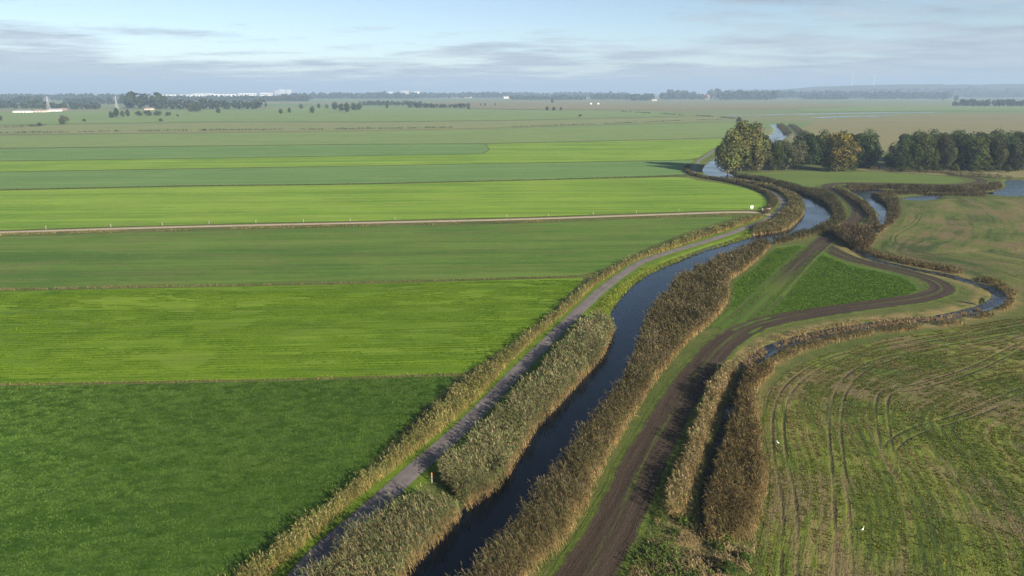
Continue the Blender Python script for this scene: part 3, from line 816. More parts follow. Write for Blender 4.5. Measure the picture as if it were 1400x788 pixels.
def reeds(name, pts, height, label, leafc, stemc, plumec, leaves=5, clump=3.5, lean=0.38, wscale=1.0, plume=0.55, hvar=0.42, cat=None, minz=None):
    """every stalk: a stem, bent leaves hung along it and a plume"""
    pts = np.asarray(pts)
    n = len(pts)
    if n == 0: return None
    zb = ground_z(pts)
    zb = np.maximum(zb, WZ - 0.05)
    h = height * (0.58 + 0.84 * vnoise(pts[:, 0], pts[:, 1], clump, 3)) * (1 + hvar * 0.5 * rng.normal(size=n))
    h = np.clip(h, 0.25 * height, 1.5 * height)
    dist = np.hypot(pts[:, 0], pts[:, 1])
    ws = wscale * np.clip(dist / 85.0, 0.8, 3.0)
    la = 2.4 + 1.6 * vnoise(pts[:, 0] + 50, pts[:, 1], 5, 2) + 0.7 * rng.normal(size=n)      # lean azimuth, wind from the right
    lm = lean * h * (0.4 + rng.random(n))
    base = np.c_[pts, zb - 0.05]
    top = base + np.c_[np.cos(la) * lm, np.sin(la) * lm, h]
    V, F, C = [], [], []
    off = 0
    tone = (0.62 + 0.76 * vnoise(pts[:, 0] + 9, pts[:, 1] + 3, 1.0, 3)) * (0.8 + 0.4 * vnoise(pts[:, 0] + 70, pts[:, 1], 9, 2))
    yel = np.clip(vnoise(pts[:, 0] + 90, pts[:, 1] + 13, 3.0, 3) * 2.4 - 1.0, 0, 1)[:, None] * 0.5
    lc = (jit(leafc, n, 0.26) * (1 - yel) + jit(plumec, n, 0.14) * 1.15 * yel) * tone[:, None]; sc = jit(stemc, n, 0.2) * tone[:, None]; pc = jit(plumec, n, 0.26) * tone[:, None]
    lc, sc, pc = (np.clip(q, 0.006, 0.6) for q in (lc, sc, pc))
    # stem
    a = rng.random(n) * 6.283
    wv = np.c_[np.cos(a), np.sin(a), 0 * a] * (0.022 * ws)[:, None]
    V.append(np.stack([base - wv, base + wv, top], 1).reshape(-1, 3)); C.append(np.repeat(sc, 3, 0))
    F.append(np.arange(3 * n).reshape(n, 3)); off += 3 * n
    for k in range(leaves):
        f0 = 0.30 + 0.60 * (k + rng.random(n)) / leaves
        p0 = base + (top - base) * f0[:, None]
        az = la + rng.normal(size=n) * 0.85
        ln = (0.30 + 0.26 * rng.random(n)) * np.minimum(h, 2.4) * 0.8 * (1.15 - 0.4 * f0)
        up = 0.75 * rng.random(n) + 0.15
        dx = np.c_[np.cos(az), np.sin(az), 0 * az]
        m = p0 + dx * (ln * 0.55)[:, None] + np.c_[0 * ln, 0 * ln, ln * up]
        e = p0 + dx * (ln * 1.05)[:, None] + np.c_[0 * ln, 0 * ln, ln * (up - 0.35 * rng.random(n))]
        sd = np.c_[-np.sin(az), np.cos(az), 0.4 * rng.normal(size=n)] * (0.040 * ws)[:, None]
        V.append(np.stack([p0, m - sd, m + sd, e], 1).reshape(-1, 3))
        mixc = np.clip((f0[:, None] - 0.25) * 2.2, 0, 1)
        c = sc * (1 - mixc) + lc * mixc
        C.append(np.repeat(c, 4, 0))
        q = np.arange(n) * 4 + off
        F.append(np.c_[q, q + 1, q + 2]); F.append(np.c_[q + 1, q + 3, q + 2]); off += 4 * n
    sel = np.nonzero(rng.random(n) < plume)[0]
    if len(sel):
        tp = top[sel]; ls = la[sel]; q = len(sel)
        dr = np.c_[np.cos(ls) * 0.55, np.sin(ls) * 0.55, np.full(q, 0.8)] * (0.15 * np.minimum(h[sel], 2.4))[:, None]
        sd = np.c_[-np.sin(ls), np.cos(ls), 0 * ls] * (0.055 * ws[sel])[:, None]
        V.append(np.stack([tp - dr * 0.35, tp + dr * 0.3 - sd, tp + dr * 0.3 + sd, tp + dr], 1).reshape(-1, 3)); C.append(np.repeat(pc[sel], 4, 0))
        i = np.arange(q) * 4 + off
        F.append(np.c_[i, i + 1, i + 2]); F.append(np.c_[i + 1, i + 3, i + 2])
    me = mesh_np(name, np.vstack(V), np.vstack(F), colors=np.vstack(C))
    o = obj(name, me, M_REED)
    tag(o, label, cat or 'reeds', kind='stuff')
    return o


OLIVE = (0.120, 0.146, 0.055); OLIVE_D = (0.088, 0.084, 0.032); TANSTEM = (0.31, 0.215, 0.095); BROWNPL = (0.110, 0.086, 0.050); PALEPL = (0.20, 0.165, 0.09)
# B: reeds between cycle path and river, two beds with a grassy gap
B1L = [(395, 850), (452, 788), (500, 742), (545, 708), (580, 692)]
B1R = [(505, 850), (556, 790), (580, 760), (610, 730), (636, 700)]
p, _ = band_points(B1L, B1R, 32)
reeds('reed_bed', p, 2.1, 'pale olive reed bed at the bottom edge between cycle path and river', OLIVE, TANSTEM, PALEPL)
B2L = [(608, 662), (625, 636), (664, 600), (716, 545), (760, 500), (800, 452), (822, 438)]
B2R = [(640, 694), (684, 664), (712, 622), (737, 582), (776, 540), (824, 486), (842, 450)]
p, _ = band_points(B2L, B2R, dens_by_dist(34, 12))
reeds('reed_bed', p, 2.0, 'long pale olive reed bed between cycle path and river', OLIVE, TANSTEM, PALEPL)
# C: broad brown bed right of the river
CL = [(600, 850), (648, 812), (690, 752), (728, 714), (753, 672), (776, 646), (792, 616), (820, 581), (868, 508), (884, 458), (900, 426), (917, 408), (930, 391), (957, 375), (986, 361), (1015, 348), (1048, 337)]
CR = [(690, 850), (731, 788), (771, 751), (803, 699), (820, 658), (840, 618), (866, 574), (887, 539), (907, 511), (941, 470), (979, 438), (996, 412), (998, 387), (1020, 370), (1043, 350), (1054, 338)]
p, v = band_points(CL, CR, dens_by_dist(28, 11))
p = p[vnoise(p[:, 0] + 40, p[:, 1] + 8, 2.0, 3) > 0.24]
reeds('reed_bed', p, 2.2, 'broad brown reed bed along the right bank of the river', OLIVE_D, TANSTEM, BROWNPL, clump=3.0)
# D: strips beside the deep ditch
D1L = [(1000, 508), (974, 540), (955, 588), (944, 632), (926, 664), (917, 702), (924, 716)]
D1R = [(1010, 503), (988, 549), (974, 584), (964, 622), (956, 646), (948, 672), (934, 712)]
p, _ = band_points(D1L, D1R, 24)
reeds('reed_bed', p, 1.6, 'thin tan reed strip between dirt track and deep ditch', (0.155, 0.135, 0.055), TANSTEM, (0.25, 0.19, 0.10))
D2L = [(1032, 508), (1018, 535), (1009, 568), (996, 612), (985, 645), (974, 690), (970, 722), (974, 745)]
D2R = [(1060, 508), (1036, 537), (1040, 583), (1043, 622), (1052, 645), (1047, 684), (1040, 716), (1030, 742)]
p, _ = band_points(D2L, D2R, 26)
reeds('reed_bed', p, 1.6, 'brown reed patch right of the deep ditch', (0.085, 0.070, 0.027), TANSTEM, (0.115, 0.085, 0.042))
# E: bends of the river
E1L = [(1033, 311), (1058, 303), (1068, 293), (1077, 284), (1079, 276), (1070, 266), (1054, 259), (1036, 254.5), (1007, 248)]
E1R = [(1030, 321), (1074, 313.5), (1094, 298.5), (1100, 288), (1098, 278), (1088, 268), (1060, 258), (1034, 251.5), (1004, 246.6)]
p, _ = band_points(E1L, E1R, 8)
reeds('reed_bed', p, 1.35, 'olive reeds on the inner bend of the river below the cycle path', (0.085, 0.095, 0.030), TANSTEM, PALEPL, clump=5)
E2L = [(1056, 334), (1086, 323), (1117, 314), (1137, 302), (1138, 288), (1129, 279), (1112, 270), (1092, 262), (1060, 254), (1034, 246.5), (1004, 241)]
E2R = [(1062, 335), (1092, 329), (1120, 320), (1146, 311), (1157, 298), (1151, 284), (1142, 272), (1128, 264), (1100, 259.5), (1066, 250), (1036, 244), (1012, 240.5)]
p, _ = band_points(E2L, E2R, 8)
reeds('reed_bed', p, 1.5, 'dark reeds on the outer bend of the river beside the dirt track', (0.055, 0.060, 0.024), (0.18, 0.14, 0.065), (0.085, 0.068, 0.04), clump=5)
# F: creek banks
for Lp, Rp, lab, hh in [
        ([(1190, 266), (1203, 272), (1214, 283), (1213, 296), (1210, 308)], [(1222, 265), (1228, 276), (1231, 288), (1229, 299), (1219, 309)], 'brown reeds on the right side of the narrow creek', 1.25),
        ([(1141, 259), (1160, 272), (1178, 285), (1188, 298), (1192, 311)], [(1147, 258), (1168, 270), (1186, 282), (1196, 294), (1203, 308)], 'olive reeds between dirt track bend and creek', 1.4),
        ([(1158, 254.5), (1200, 255), (1260, 256.5), (1320, 257), (1366, 253)], [(1163, 258.8), (1200, 257.6), (1260, 260.4), (1340, 262), (1372, 257)], 'dark reed fringe on the far bank of the creek', 1.3),
        ([(1222, 264), (1260, 264.8), (1300, 266), (1345, 267)], [(1222, 266.4), (1260, 266.2), (1300, 268), (1350, 269.4)], 'low reed fringe between creek and pond', 1.2)]:
    p, _ = band_points(Lp, Rp, 6.5)
    reeds('reed_bed', p, hh, lab, (0.072, 0.066, 0.028), (0.18, 0.135, 0.065), (0.10, 0.078, 0.045), clump=6)
# G: along the winding ditch
G1 = [(1200, 308), (1196, 318), (1178, 329), (1180, 339), (1200, 352), (1252, 364.5), (1290, 371.5), (1312, 377), (1338, 384), (1362, 392), (1378, 405), (1372, 419), (1344, 432), (1290, 443), (1226, 450), (1172, 457), (1124, 467), (1078, 481), (1046, 497)]
G1o = [(1215, 310), (1204, 322), (1192, 331), (1192, 338), (1206, 348), (1256, 360), (1294, 367), (1316, 372), (1346, 381), (1372, 390), (1388, 405), (1382, 422), (1348, 437), (1292, 448), (1228, 455), (1176, 462.5), (1130, 474), (1086, 489), (1058, 505)]
p, _ = band_points(G1, G1o, dens_by_dist(12, 7))
keep = vnoise(p[:, 0], p[:, 1], 6, 2) > 0.36
reeds('reed_bed', p[keep], 0.85, 'brown and olive reeds on the outer bank of the winding ditch', (0.080, 0.078, 0.028), TANSTEM, (0.12, 0.09, 0.05), clump=6)
p, _ = band_points([(1138, 319), (1150, 331), (1168, 341)], [(1190, 314), (1196, 328), (1188, 342)], 8)
reeds('reed_bed', p, 2.0, 'dense brown reeds at the fork of the dirt track', (0.070, 0.056, 0.027), (0.17, 0.125, 0.06), (0.105, 0.078, 0.048), clump=5)
# dry tussock grass on the inner bank of the ditch
p, _ = band_points([(1008, 494), (1060, 463), (1130, 447), (1200, 438), (1290, 431), (1340, 420)], [(1026, 500), (1070, 472), (1126, 458), (1200, 446), (1290, 436), (1344, 424)], 11)
keep = vnoise(p[:, 0], p[:, 1], 4, 2) > 0.34
reeds('dry_grass', p[keep], 0.6, 'dry tan tussock grass on the inner bank of the ditch', (0.26, 0.19, 0.085), (0.28, 0.20, 0.10), (0.30, 0.21, 0.11), leaves=4, lean=0.6, plume=0.3, cat='grass')
# A: tall grass left of the cycle path
AL = [(270, 850), (334, 794), (387, 752), (440, 711), (489, 668), (543, 629), (577, 584), (619, 550), (658, 510), (681, 498), (722, 466), (768, 427), (795, 404), (815, 386), (860, 360), (905, 343), (950, 325), (1000, 309), (1040, 296)]
AR = [(310, 850), (370, 788), (428, 739), (485, 686), (534, 648), (566, 622), (617, 580), (663, 537), (697, 498), (743, 455), (788, 416), (806, 398), (835, 377), (870, 357), (910, 343.5), (952, 329), (1004, 312), (1044, 297.5)]
p, _ = band_points(AL, AR, dens_by_dist(42, 12))
reeds('tall_grass', p, 1.3, 'tall yellowish verge grass between left meadows and cycle path', (0.140, 0.155, 0.040), (0.27, 0.21, 0.075), (0.22, 0.19, 0.08), leaves=3, plume=0.6, clump=2.0, cat='grass', hvar=0.5)
ln = path_line; nn = normals2d(ln)
sel = (ln[:, 1] > 255) & (ln[:, 1] < 430)
A2 = ln[sel] + nn[sel] * 2.2; B2 = ln[sel] + nn[sel] * 4.6


def band_world(A, B, dens):
    i = rng.integers(0, len(A) - 1, int(dens * np.linalg.norm(np.diff(A, axis=0), axis=1).sum() * np.linalg.norm(B - A, axis=1).mean()))
    u, v = rng.random(len(i))[:, None], rng.random(len(i))[:, None]
    return (1 - v) * ((1 - u) * A[i] + u * A[i + 1]) + v * ((1 - u) * B[i] + u * B[i + 1])


reeds('tall_grass', band_world(A2, B2, 9), 1.3, 'dark fringe of tall grass around the outer curve of the cycle path', (0.060, 0.068, 0.024), (0.18, 0.14, 0.065), (0.11, 0.085, 0.05), leaves=3, cat='grass')


def line_band(px, width, dens, back=0.0):
    l = smooth(GP(px), 2.0); n = normals2d(l)
    return band_world(l + n * (width / 2 + back), l - n * (width / 2 - back), dens)


for px, w, hh, dn, lab in [
        ([(-60, 528), (0, 527), (200, 524), (400, 520), (630, 513)], 0.7, 0.38, 14, 'rough grass line between the deep green and yellow green meadows'),
        ([(-60, 398), (0, 397), (250, 392), (500, 387), (806, 378)], 0.9, 0.4, 9, 'tan grass line between the yellow green and mid green meadows')]:
    p = line_band(px, w, dn)
    keep = vnoise(p[:, 0], p[:, 1], 3, 2) > 0.3
    reeds('tall_grass', p[keep], hh, lab, (0.12, 0.13, 0.04), (0.22, 0.18, 0.075), (0.24, 0.19, 0.09), leaves=3, plume=0.4, cat='grass')
p = line_band([(-60, 322), (0, 321), (178, 316), (357, 311.5), (500, 308.5), (714, 303.5), (893, 297.5), (1000, 294)], 4.5, 3.4)
keep = vnoise(p[:, 0] * 0.4, p[:, 1], 5, 2) > 0.42
reeds('tall_grass', p[keep], 0.4, 'rough yellowish grass below the gravel farm track', (0.14, 0.135, 0.045), (0.25, 0.20, 0.09), (0.26, 0.20, 0.10), leaves=3, cat='grass')
p = line_band([(-60, 261.5), (0, 260.4), (250, 255), (500, 252), (937, 241)], 1.6, 3.5)
reeds('tall_grass', p, 0.5, 'dark ditch edge between the bright and grey green meadows', (0.055, 0.07, 0.025), (0.10, 0.09, 0.04), (0.12, 0.10, 0.05), leaves=3, cat='grass')
# short grass on the sunny bank and on the verges next to the path
p, _ = band_points([(600, 672), (612, 660), (628, 648)], [(622, 690), (640, 678), (652, 664)], 26)
reeds('bank_grass', p, 0.5, 'green grass gap between the two reed beds on the river bank', (0.085, 0.135, 0.022), (0.09, 0.13, 0.03), (0.12, 0.15, 0.04), leaves=4, lean=0.5, plume=0.2, cat='grass')
p, _ = band_points([(808, 430), (836, 402), (868, 377), (900, 361), (955, 343), (1000, 328), (1024, 317)], [(834, 428), (856, 399), (876, 381), (911, 362.5), (963, 342), (994, 333), (1028, 322.5)], 11)
reeds('bank_grass', p, 0.5, 'bright yellow green bank grass between cycle path and river', (0.165, 0.215, 0.020), (0.19, 0.20, 0.03), (0.24, 0.23, 0.05), leaves=4, lean=0.5, plume=0.3, cat='grass')
# scrub at the near end of the deep ditch
p, _ = band_points([(905, 700), (890, 745), (860, 800), (850, 850)], [(1040, 742), (1032, 770), (1030, 800), (1020, 850)], 20)
keep = vnoise(p[:, 0], p[:, 1], 1.6, 2) > 0.48
reeds('dry_grass', p[keep], 0.7, 'patchy dry tussocks at the near end of the deep ditch', (0.19, 0.155, 0.07), (0.30, 0.21, 0.11), (0.26, 0.19, 0.12), leaves=5, lean=0.7, plume=0.4, clump=1.2, cat='grass')
keep2 = (~keep) & (vnoise(p[:, 0] + 31, p[:, 1], 2.2, 2) > 0.45)
reeds('nettle_patch', p[keep2], 0.75, 'green weeds growing among the dry tussocks by the ditch end', (0.075, 0.115, 0.022), (0.09, 0.11, 0.03), (0.12, 0.13, 0.05), leaves=6, lean=0.5, plume=0.1, clump=1.2, wscale=1.6, cat='weeds')
p, _ = band_points([(935, 596), (912, 650), (893, 700), (862, 760), (835, 820)], [(950, 590), (938, 640), (924, 690), (905, 730), (880, 790)], 12)
reeds('bank_grass', p, 0.32, 'green grass slope between dirt track and tan reed strip', (0.075, 0.120, 0.020), (0.10, 0.12, 0.03), (0.16, 0.15, 0.06), leaves=4, lean=0.6, plume=0.1, cat='grass')
# far river banks
p = band_world(river_L[-120:] + normals2d(river_L)[-120:] * 2.5, river_L[-120:] + normals2d(river_L)[-120:] * -2.5, 1.2) if False else None
for px, w, hh, lab in [([(1078, 183), (1072, 176), (1066, 171)], 8, 2.0, 'dark reed fringe right of the far river bend'),
                       ([(1082, 172), (1090, 178), (1098, 186)], 7, 2.2, 'dark hedge line beyond the far river bend')]:
    reeds('reed_bed', line_band(px, w, 1.2), hh, lab, (0.075, 0.08, 0.036), (0.12, 0.10, 0.05), (0.12, 0.10, 0.06), clump=8, wscale=1.6)
reeds('reed_bed', line_band([(1190, 232.5), (1240, 235.5), (1290, 237.5), (1298, 239)], 5, 1.6), 1.5, 'brown reed line between green meadow and tan strip', (0.10, 0.085, 0.045), (0.15, 0.12, 0.06), (0.15, 0.11, 0.07), clump=8)
reeds('reed_bed', line_band([(1305, 240), (1335, 241.5), (1352, 243), (1386, 245.5)], 5, 1.6), 1.7, 'dark reed line in front of the lake', (0.08, 0.075, 0.04), (0.13, 0.11, 0.06), (0.14, 0.11, 0.07), clump=8)

# short grass of the near fields: real tufts (uncountable: stuff)
def tufts(name, pts, height, dark, light, label, blades=5, size=0.20, tone_scale=2.5, straw=0.0, strawc=STRAW):
    n = len(pts)
    dist = np.hypot(pts[:, 0], pts[:, 1])
    ws = np.clip(dist / 80.0, 0.8, 2.6)
    tone = np.clip(vnoise(pts[:, 0] + 5, pts[:, 1] * 1.7, tone_scale, 3) * 1.9 - 0.45 + 0.22 * rng.normal(size=n), 0, 1)[:, None]
    c = np.array(dark)[None] * (1 - tone) + np.array(light)[None] * tone
    if straw > 0:
        st = (rng.random(n) < straw * np.clip(vnoise(pts[:, 0] + 77, pts[:, 1], 7, 3) * 3 - 0.9, 0, 1.5))
        c[st] = np.array(strawc) * rng.uniform(0.6, 1.1, (st.sum(), 1))
    hh = height * rng.uniform(0.6, 1.4, n) * (0.6 + 0.8 * tone[:, 0])
    V, C = [], []
    a0 = rng.random(n) * 6.283
    for b in range(blades):
        a = a0 + b * 6.283 / blades + rng.normal(size=n) * 0.4
        dx = np.c_[np.cos(a), np.sin(a), 0 * a]; sd = np.c_[-np.sin(a), np.cos(a), 0 * a] * (0.045 * ws)[:, None]
        base = np.c_[pts, np.full(n, 0.03)] + dx * 0.03
        tip = base + dx * (size * ws * rng.uniform(0.5, 1.2, n))[:, None] + np.c_[0 * a, 0 * a, hh * rng.uniform(0.6, 1.1, n)]
        V.append(np.stack([base - sd, base + sd, tip], 1)); C.append(np.repeat((c * rng.uniform(0.8, 1.2, (n, 1)))[:, None], 3, 1))
    V = np.stack(V, 1).reshape(-1, 3); C = np.stack(C, 1).reshape(-1, 3)
    me = mesh_np(name, V, np.arange(len(V)).reshape(-1, 3), colors=np.clip(C, 0.004, 0.5))
    tag(obj(name, me, M_REED), label, 'grass', kind='stuff')


def fill(poly_px, n, lo=0.0):
    poly = resample(np.vstack([GP(poly_px), GP(poly_px[:1])]), 120)[:-1]
    a, b = poly.min(0), poly.max(0)
    q = a + rng.random((n, 2)) * (b - a)
    return q[inside(q, poly)]


def in_view(q, margin=0.06):
    """drop the points nobody could see from the air above this corner"""
    dep = q[:, 1] * CP + CAM_H * SP
    return q[np.abs(q[:, 0] / dep) < 700 / FPX + margin]


q = in_view(fill([(-100, 531), (200, 526), (400, 522), (624, 515.5), (560, 580), (480, 662), (400, 730), (300, 802), (240, 850), (-120, 850)], 190000))
q = q[vnoise(q[:, 0], q[:, 1], 1.4, 3) + 0.6 * rng.random(len(q)) > 0.60]
tufts('meadow_grass', q[:52000], 0.13, (0.030, 0.072, 0.008), (0.090, 0.156, 0.028), 'short grass tufts of the deep green near left meadow', tone_scale=1.3)
q = in_view(fill([(-100, 402), (250, 395), (500, 390), (795, 382), (755, 424), (700, 470), (650, 504), (630, 510.5), (400, 517), (200, 521), (-100, 526)], 150000))
ca, sa = math.cos(rowrot), math.sin(rowrot)
r1, r2 = q[:, 0] * ca - q[:, 1] * sa, q[:, 0] * sa + q[:, 1] * ca
r2 = np.round(r2 / 1.15) * 1.15 + rng.normal(size=len(q)) * 0.14
q = np.c_[r1 * ca + r2 * sa, -r1 * sa + r2 * ca]
q = q[vnoise(q[:, 0] * 0.25, q[:, 1], 2.0, 3) > 0.40]
tufts('meadow_grass', q[:42000], 0.10, (0.060, 0.134, 0.005), (0.142, 0.236, 0.016), 'rows of short grass of the yellow green meadow', blades=4, tone_scale=6)
q = in_view(fill(edge_px + [(1500, 440), (1560, 860)], 150000))
d_, s__ = dist_line(q, smooth(GP(edge_px), 2.0), True)
wv = np.sin((d_ + 0.5 * vnoise(q[:, 0], q[:, 1], 6, 2)) * 5.2)
rt = np.full(len(q), 9.0)
for r_ in RUTS_NEAR: rt = np.minimum(rt, np.abs(dist_line(q, smooth(GP(r_), 2.0)) - 0.75))
q = q[(rt > 0.35) & (wv + 1.3 * rng.random(len(q)) > 0.55) & (vnoise(q[:, 0] + 20, q[:, 1], 2.2, 3) > 0.40)]
tufts('field_grass', q[:46000], 0.14, (0.055, 0.072, 0.012), (0.142, 0.162, 0.028), 'grass tufts and straw on the curved rows of the near right field', tone_scale=2.2, straw=0.55, strawc=(0.20, 0.15, 0.07))
q = fill([(1006, 441), (1001, 436), (1004, 410), (1006, 387), (1030, 369), (1062, 340), (1090, 337), (1112, 340), (1126, 349), (1160, 364), (1205, 373), (1236, 381), (1250, 390), (1254, 397), (1242, 403), (1200, 410), (1122, 421), (1060, 431), (1024, 441)], 60000)
cd = dist_line(q, cross_line)
q = q[((cd > 3.5) | (np.abs(cd - 1.9) < 0.35)) & (rng.random(len(q)) > 0.45)]
tufts('meadow_grass', q[:14000], 0.22, (0.040, 0.098, 0.010), (0.105, 0.172, 0.022), 'lush grass tufts of the triangular meadow', blades=4, tone_scale=1.4)

# ------------------------------------------------------------------ trees
t = NT('bark'); n_ = t.noise(3, 4, squash=(1, 1, 0.2))
t.principled(t.mix(n_, (0.045, 0.036, 0.027), (0.12, 0.10, 0.075)), 0.95, 0.1, t.bump(n_, 0.6, 0.1))
M_BARK = t.m
t = NT('tree_leaf')
oi = t.n.new('ShaderNodeObjectInfo')
M_LEAF = t.leafy(t.mix(1.0, t.attr('tint', 'Color'), oi.outputs['Color'], 'MULTIPLY'), 0.25)


def crown_mesh(name, seed, rx, z0, z1, lobes, leaves, leaf, taper=0.0, accent=None, columnar=False):
    """leaf-sized faces spread over many lobes; a tree is 1 unit = 1 metre, height about 20"""
    r = np.random.default_rng(seed)
    cz, hz = (z0 + z1) / 2, (z1 - z0) / 2
    cs = []
    while len(cs) < lobes:
        q = r.uniform(-1, 1, 3)
        if np.linalg.norm(q) > 1 or np.linalg.norm(q) < 0.25: continue
        w = 1 - taper * (q[2] * 0.5 + 0.5)
        cs.append((q[0] * rx * 0.74 * w, q[1] * rx * 0.74 * w, cz + q[2] * hz * 0.80))
    cs = np.array(cs)
    lr = r.uniform(0.20, 0.42, lobes) * rx
    lz = lr * (r.uniform(0.75, 1.1, lobes) if not columnar else r.uniform(1.0, 1.6, lobes))
    k = r.integers(0, lobes, leaves)
    d = r.normal(size=(leaves, 3)); d /= np.linalg.norm(d, axis=1)[:, None]
    rad = r.uniform(0.72, 1.10, leaves)
    p = cs[k] + d * np.c_[lr[k], lr[k], lz[k]] * rad[:, None]
    lo_ = p[:, 2] < 0.2; p[lo_, 2] = r.uniform(0.2, 4.0, lo_.sum())
    nrm = d + 0.55 * r.normal(size=(leaves, 3)); nrm /= np.linalg.norm(nrm, axis=1)[:, None]
    a = np.cross(nrm, r.normal(size=(leaves, 3))); a /= np.linalg.norm(a, axis=1)[:, None] + 1e-9
    b = np.cross(nrm, a)
    sz = leaf * r.uniform(0.6, 1.4, leaves)[:, None]
    V = np.stack([p - a * sz, p + b * sz * 0.6, p + a * sz, p - b * sz * 0.6], 1).reshape(-1, 3)
    F = np.arange(leaves * 4).reshape(-1, 4)
    lt = r.uniform(0.6, 1.4, lobes)
    hue = r.normal(size=(lobes, 3)) * 0.06
    c = lt[k][:, None] * (1 + hue[k]) * r.uniform(0.8, 1.2, leaves)[:, None]
    if accent is not None:
        m = (lt[k] > 0.95) & (r.random(leaves) < 0.8)
        c[m] = c[m] * np.array(accent)
    return mesh_np(name, V, F, colors=np.repeat(np.clip(c, 0.05, 3), 4, 0))


def trunk_mesh(name, seed, h, r0, spread_=0.3, limbs=7):
    r = random.Random(seed); m = MB()
    pts = [(r.uniform(-.2, .2) * i, r.uniform(-.2, .2) * i, h * i / 4 - (0.3 if i == 0 else 0)) for i in range(5)]
    m.tube(pts, [r0 * 1.3, r0, r0 * .8, r0 * .55, r0 * .2], 7)
    for k in range(limbs):
        z = h * r.uniform(0.25, 0.8); a = k * 2.4 + r.uniform(-.4, .4); L = h * spread_ * r.uniform(.7, 1.2)
        p0 = Vector((0, 0, z)); p1 = p0 + Vector((math.cos(a) * L * .5, math.sin(a) * L * .5, L * .35)); p2 = p0 + Vector((math.cos(a) * L, math.sin(a) * L, L * .85))
        m.tube([p0, p1, p2], [r0 * .45, r0 * .3, r0 * .1], 5)
    return m.mesh(name)


KIND = {}
for nm, args, tr in [
        ('round_a', (1, 9.6, -0.5, 21.0, 44, 7500, 0.46), (51, 15, .38, .3)), ('round_b', (2, 10.0, -0.5, 20.5, 46, 7500, 0.46), (52, 15, .40, .3)), ('round_c', (3, 9.2, -0.5, 21.5, 42, 7500, 0.46, 0.25), (53, 15, .36, .28)),
        ('tall_a', (4, 6.6, 0.0, 22.0, 60, 9000, 0.44, 0.15, None, True), (54, 17, .36, .2)), ('tall_b', (5, 7.4, 0.0, 21.5, 64, 9000, 0.44, 0.25, None, True), (55, 17, .36, .2)),
        ('gold', (6, 9.6, -0.5, 20.0, 40, 7500, 0.44, 0.0, (1.22, 1.0, 0.72)), (56, 14, .40, .3)),
        ('bush', (7, 9.0, 0.5, 14.0, 20, 2600, 0.5), (57, 8, .3, .35))]:
    KIND[nm] = (crown_mesh('crown_' + nm, *args), trunk_mesh('trunk_' + nm, *tr))
HGT = dict(round_a=22, round_b=21.5, round_c=22.3, tall_a=23.5, tall_b=23, gold=21, bush=15)


def tree(kind, px, py, hpx, color, label, group=None, cat='tree', name='tree', wide=1.0, dy=0.0):
    x, y = G(px, py)
    h = hpx * scale_at(py)
    s = h / HGT[kind]
    e = empty(name, (x, y + dy, 0), random.uniform(0, 6.28), (s * wide, s * wide, s))
    cr, tk = KIND[kind]
    obj('trunk', tk, M_BARK, e)
    c = obj('crown', cr, M_LEAF, e); c.color = (*color, 1)
    return tag(e, label, cat, group)


DKG = (0.048, 0.066, 0.020); DKB = (0.040, 0.058, 0.022); MIDG = (0.072, 0.088, 0.026); OLV = (0.080, 0.082, 0.032); POP = (0.155, 0.160, 0.048); GLD = (0.122, 0.112, 0.036); GREYG = (0.075, 0.085, 0.042)
# tall yellowish poplars at the river bend
for i, (kd, px, py, hp, c, w, lab) in enumerate([
        ('tall_b', 995, 237, 62, POP, 1.0, 'yellowish poplar leaning over the river, leftmost of the tall group'),
        ('tall_a', 1012, 234, 72, (0.135, 0.142, 0.044), 1.0, 'tallest yellow green poplar beside the river bend'),
        ('tall_b', 1025, 234, 68, (0.125, 0.126, 0.042), 1.0, 'tall olive poplar right of the tallest one at the river bend'),
        ('tall_a', 1037, 233, 54, OLV, 1.0, 'shorter olive poplar at the right end of the tall group')]):
    tree(kd, px, py, hp, c, lab, 'tall trees at the river bend', wide=w * 1.15)
# mixed trees
for kd, px, py, hp, c, w, lab in [
        ('bush', 1046, 233, 32, MIDG, 0.7, 'low mid green tree between the poplars and the grey green tree'),
        ('round_c', 1058, 233, 44, DKG, 0.9, 'dark green round tree next to the grey green tree'),
        ('tall_b', 1073, 233, 42, GREYG, 1.3, 'grey green tree with a broad upright crown before the dark trees'),
        ('tall_a', 1088, 232, 43, (0.085, 0.090, 0.045), 1.35, 'pale grey green tree at the edge of the dark gap'),
        ('round_a', 1096, 222, 44, DKB, 1.0, 'dark tree behind the pale grey green tree'),
        ('round_b', 1108, 225, 46, DKB, 1.0, 'dark tree filling the gap left of the golden tree'),
        ('round_a', 1122, 223, 46, DKG, 0.9, 'dark tree standing behind the golden tree on its left'),
        ('gold', 1143, 234, 56, GLD, 1.2, 'golden yellow autumn tree between dark green trees'),
        ('round_b', 1152, 222, 45, (0.05, 0.06, 0.022), 0.9, 'dark tree peeping out behind the golden tree crown'),
        ('round_b', 1168, 224, 45, DKG, 1.0, 'dark tree behind and right of the golden tree'),
        ('round_a', 1181, 229, 53, (0.050, 0.076, 0.024), 0.95, 'large dark green round tree right of the golden tree'),
        ('bush', 1134, 235, 18, (0.06, 0.07, 0.025), 0.7, 'green bush at the foot of the golden tree'),
        ('bush', 1164, 235, 15, MIDG, 0.8, 'small dark bush between golden and large dark tree')]:
    tree(kd, px, py, hp, c, lab, 'mixed trees by the meadow', wide=w, cat='bush' if 'bush' in lab.split()[0:3] else 'tree', name='bush' if 'bush at' in lab or 'dark bush' in lab else 'tree')
ORD = ['first', 'second', 'third', 'fourth', 'fifth', 'sixth', 'seventh', 'eighth', 'ninth', 'tenth', 'eleventh', 'twelfth', 'thirteenth', 'fourteenth', 'fifteenth', 'sixteenth', 'seventeenth', 'eighteenth', 'nineteenth', 'twentieth']
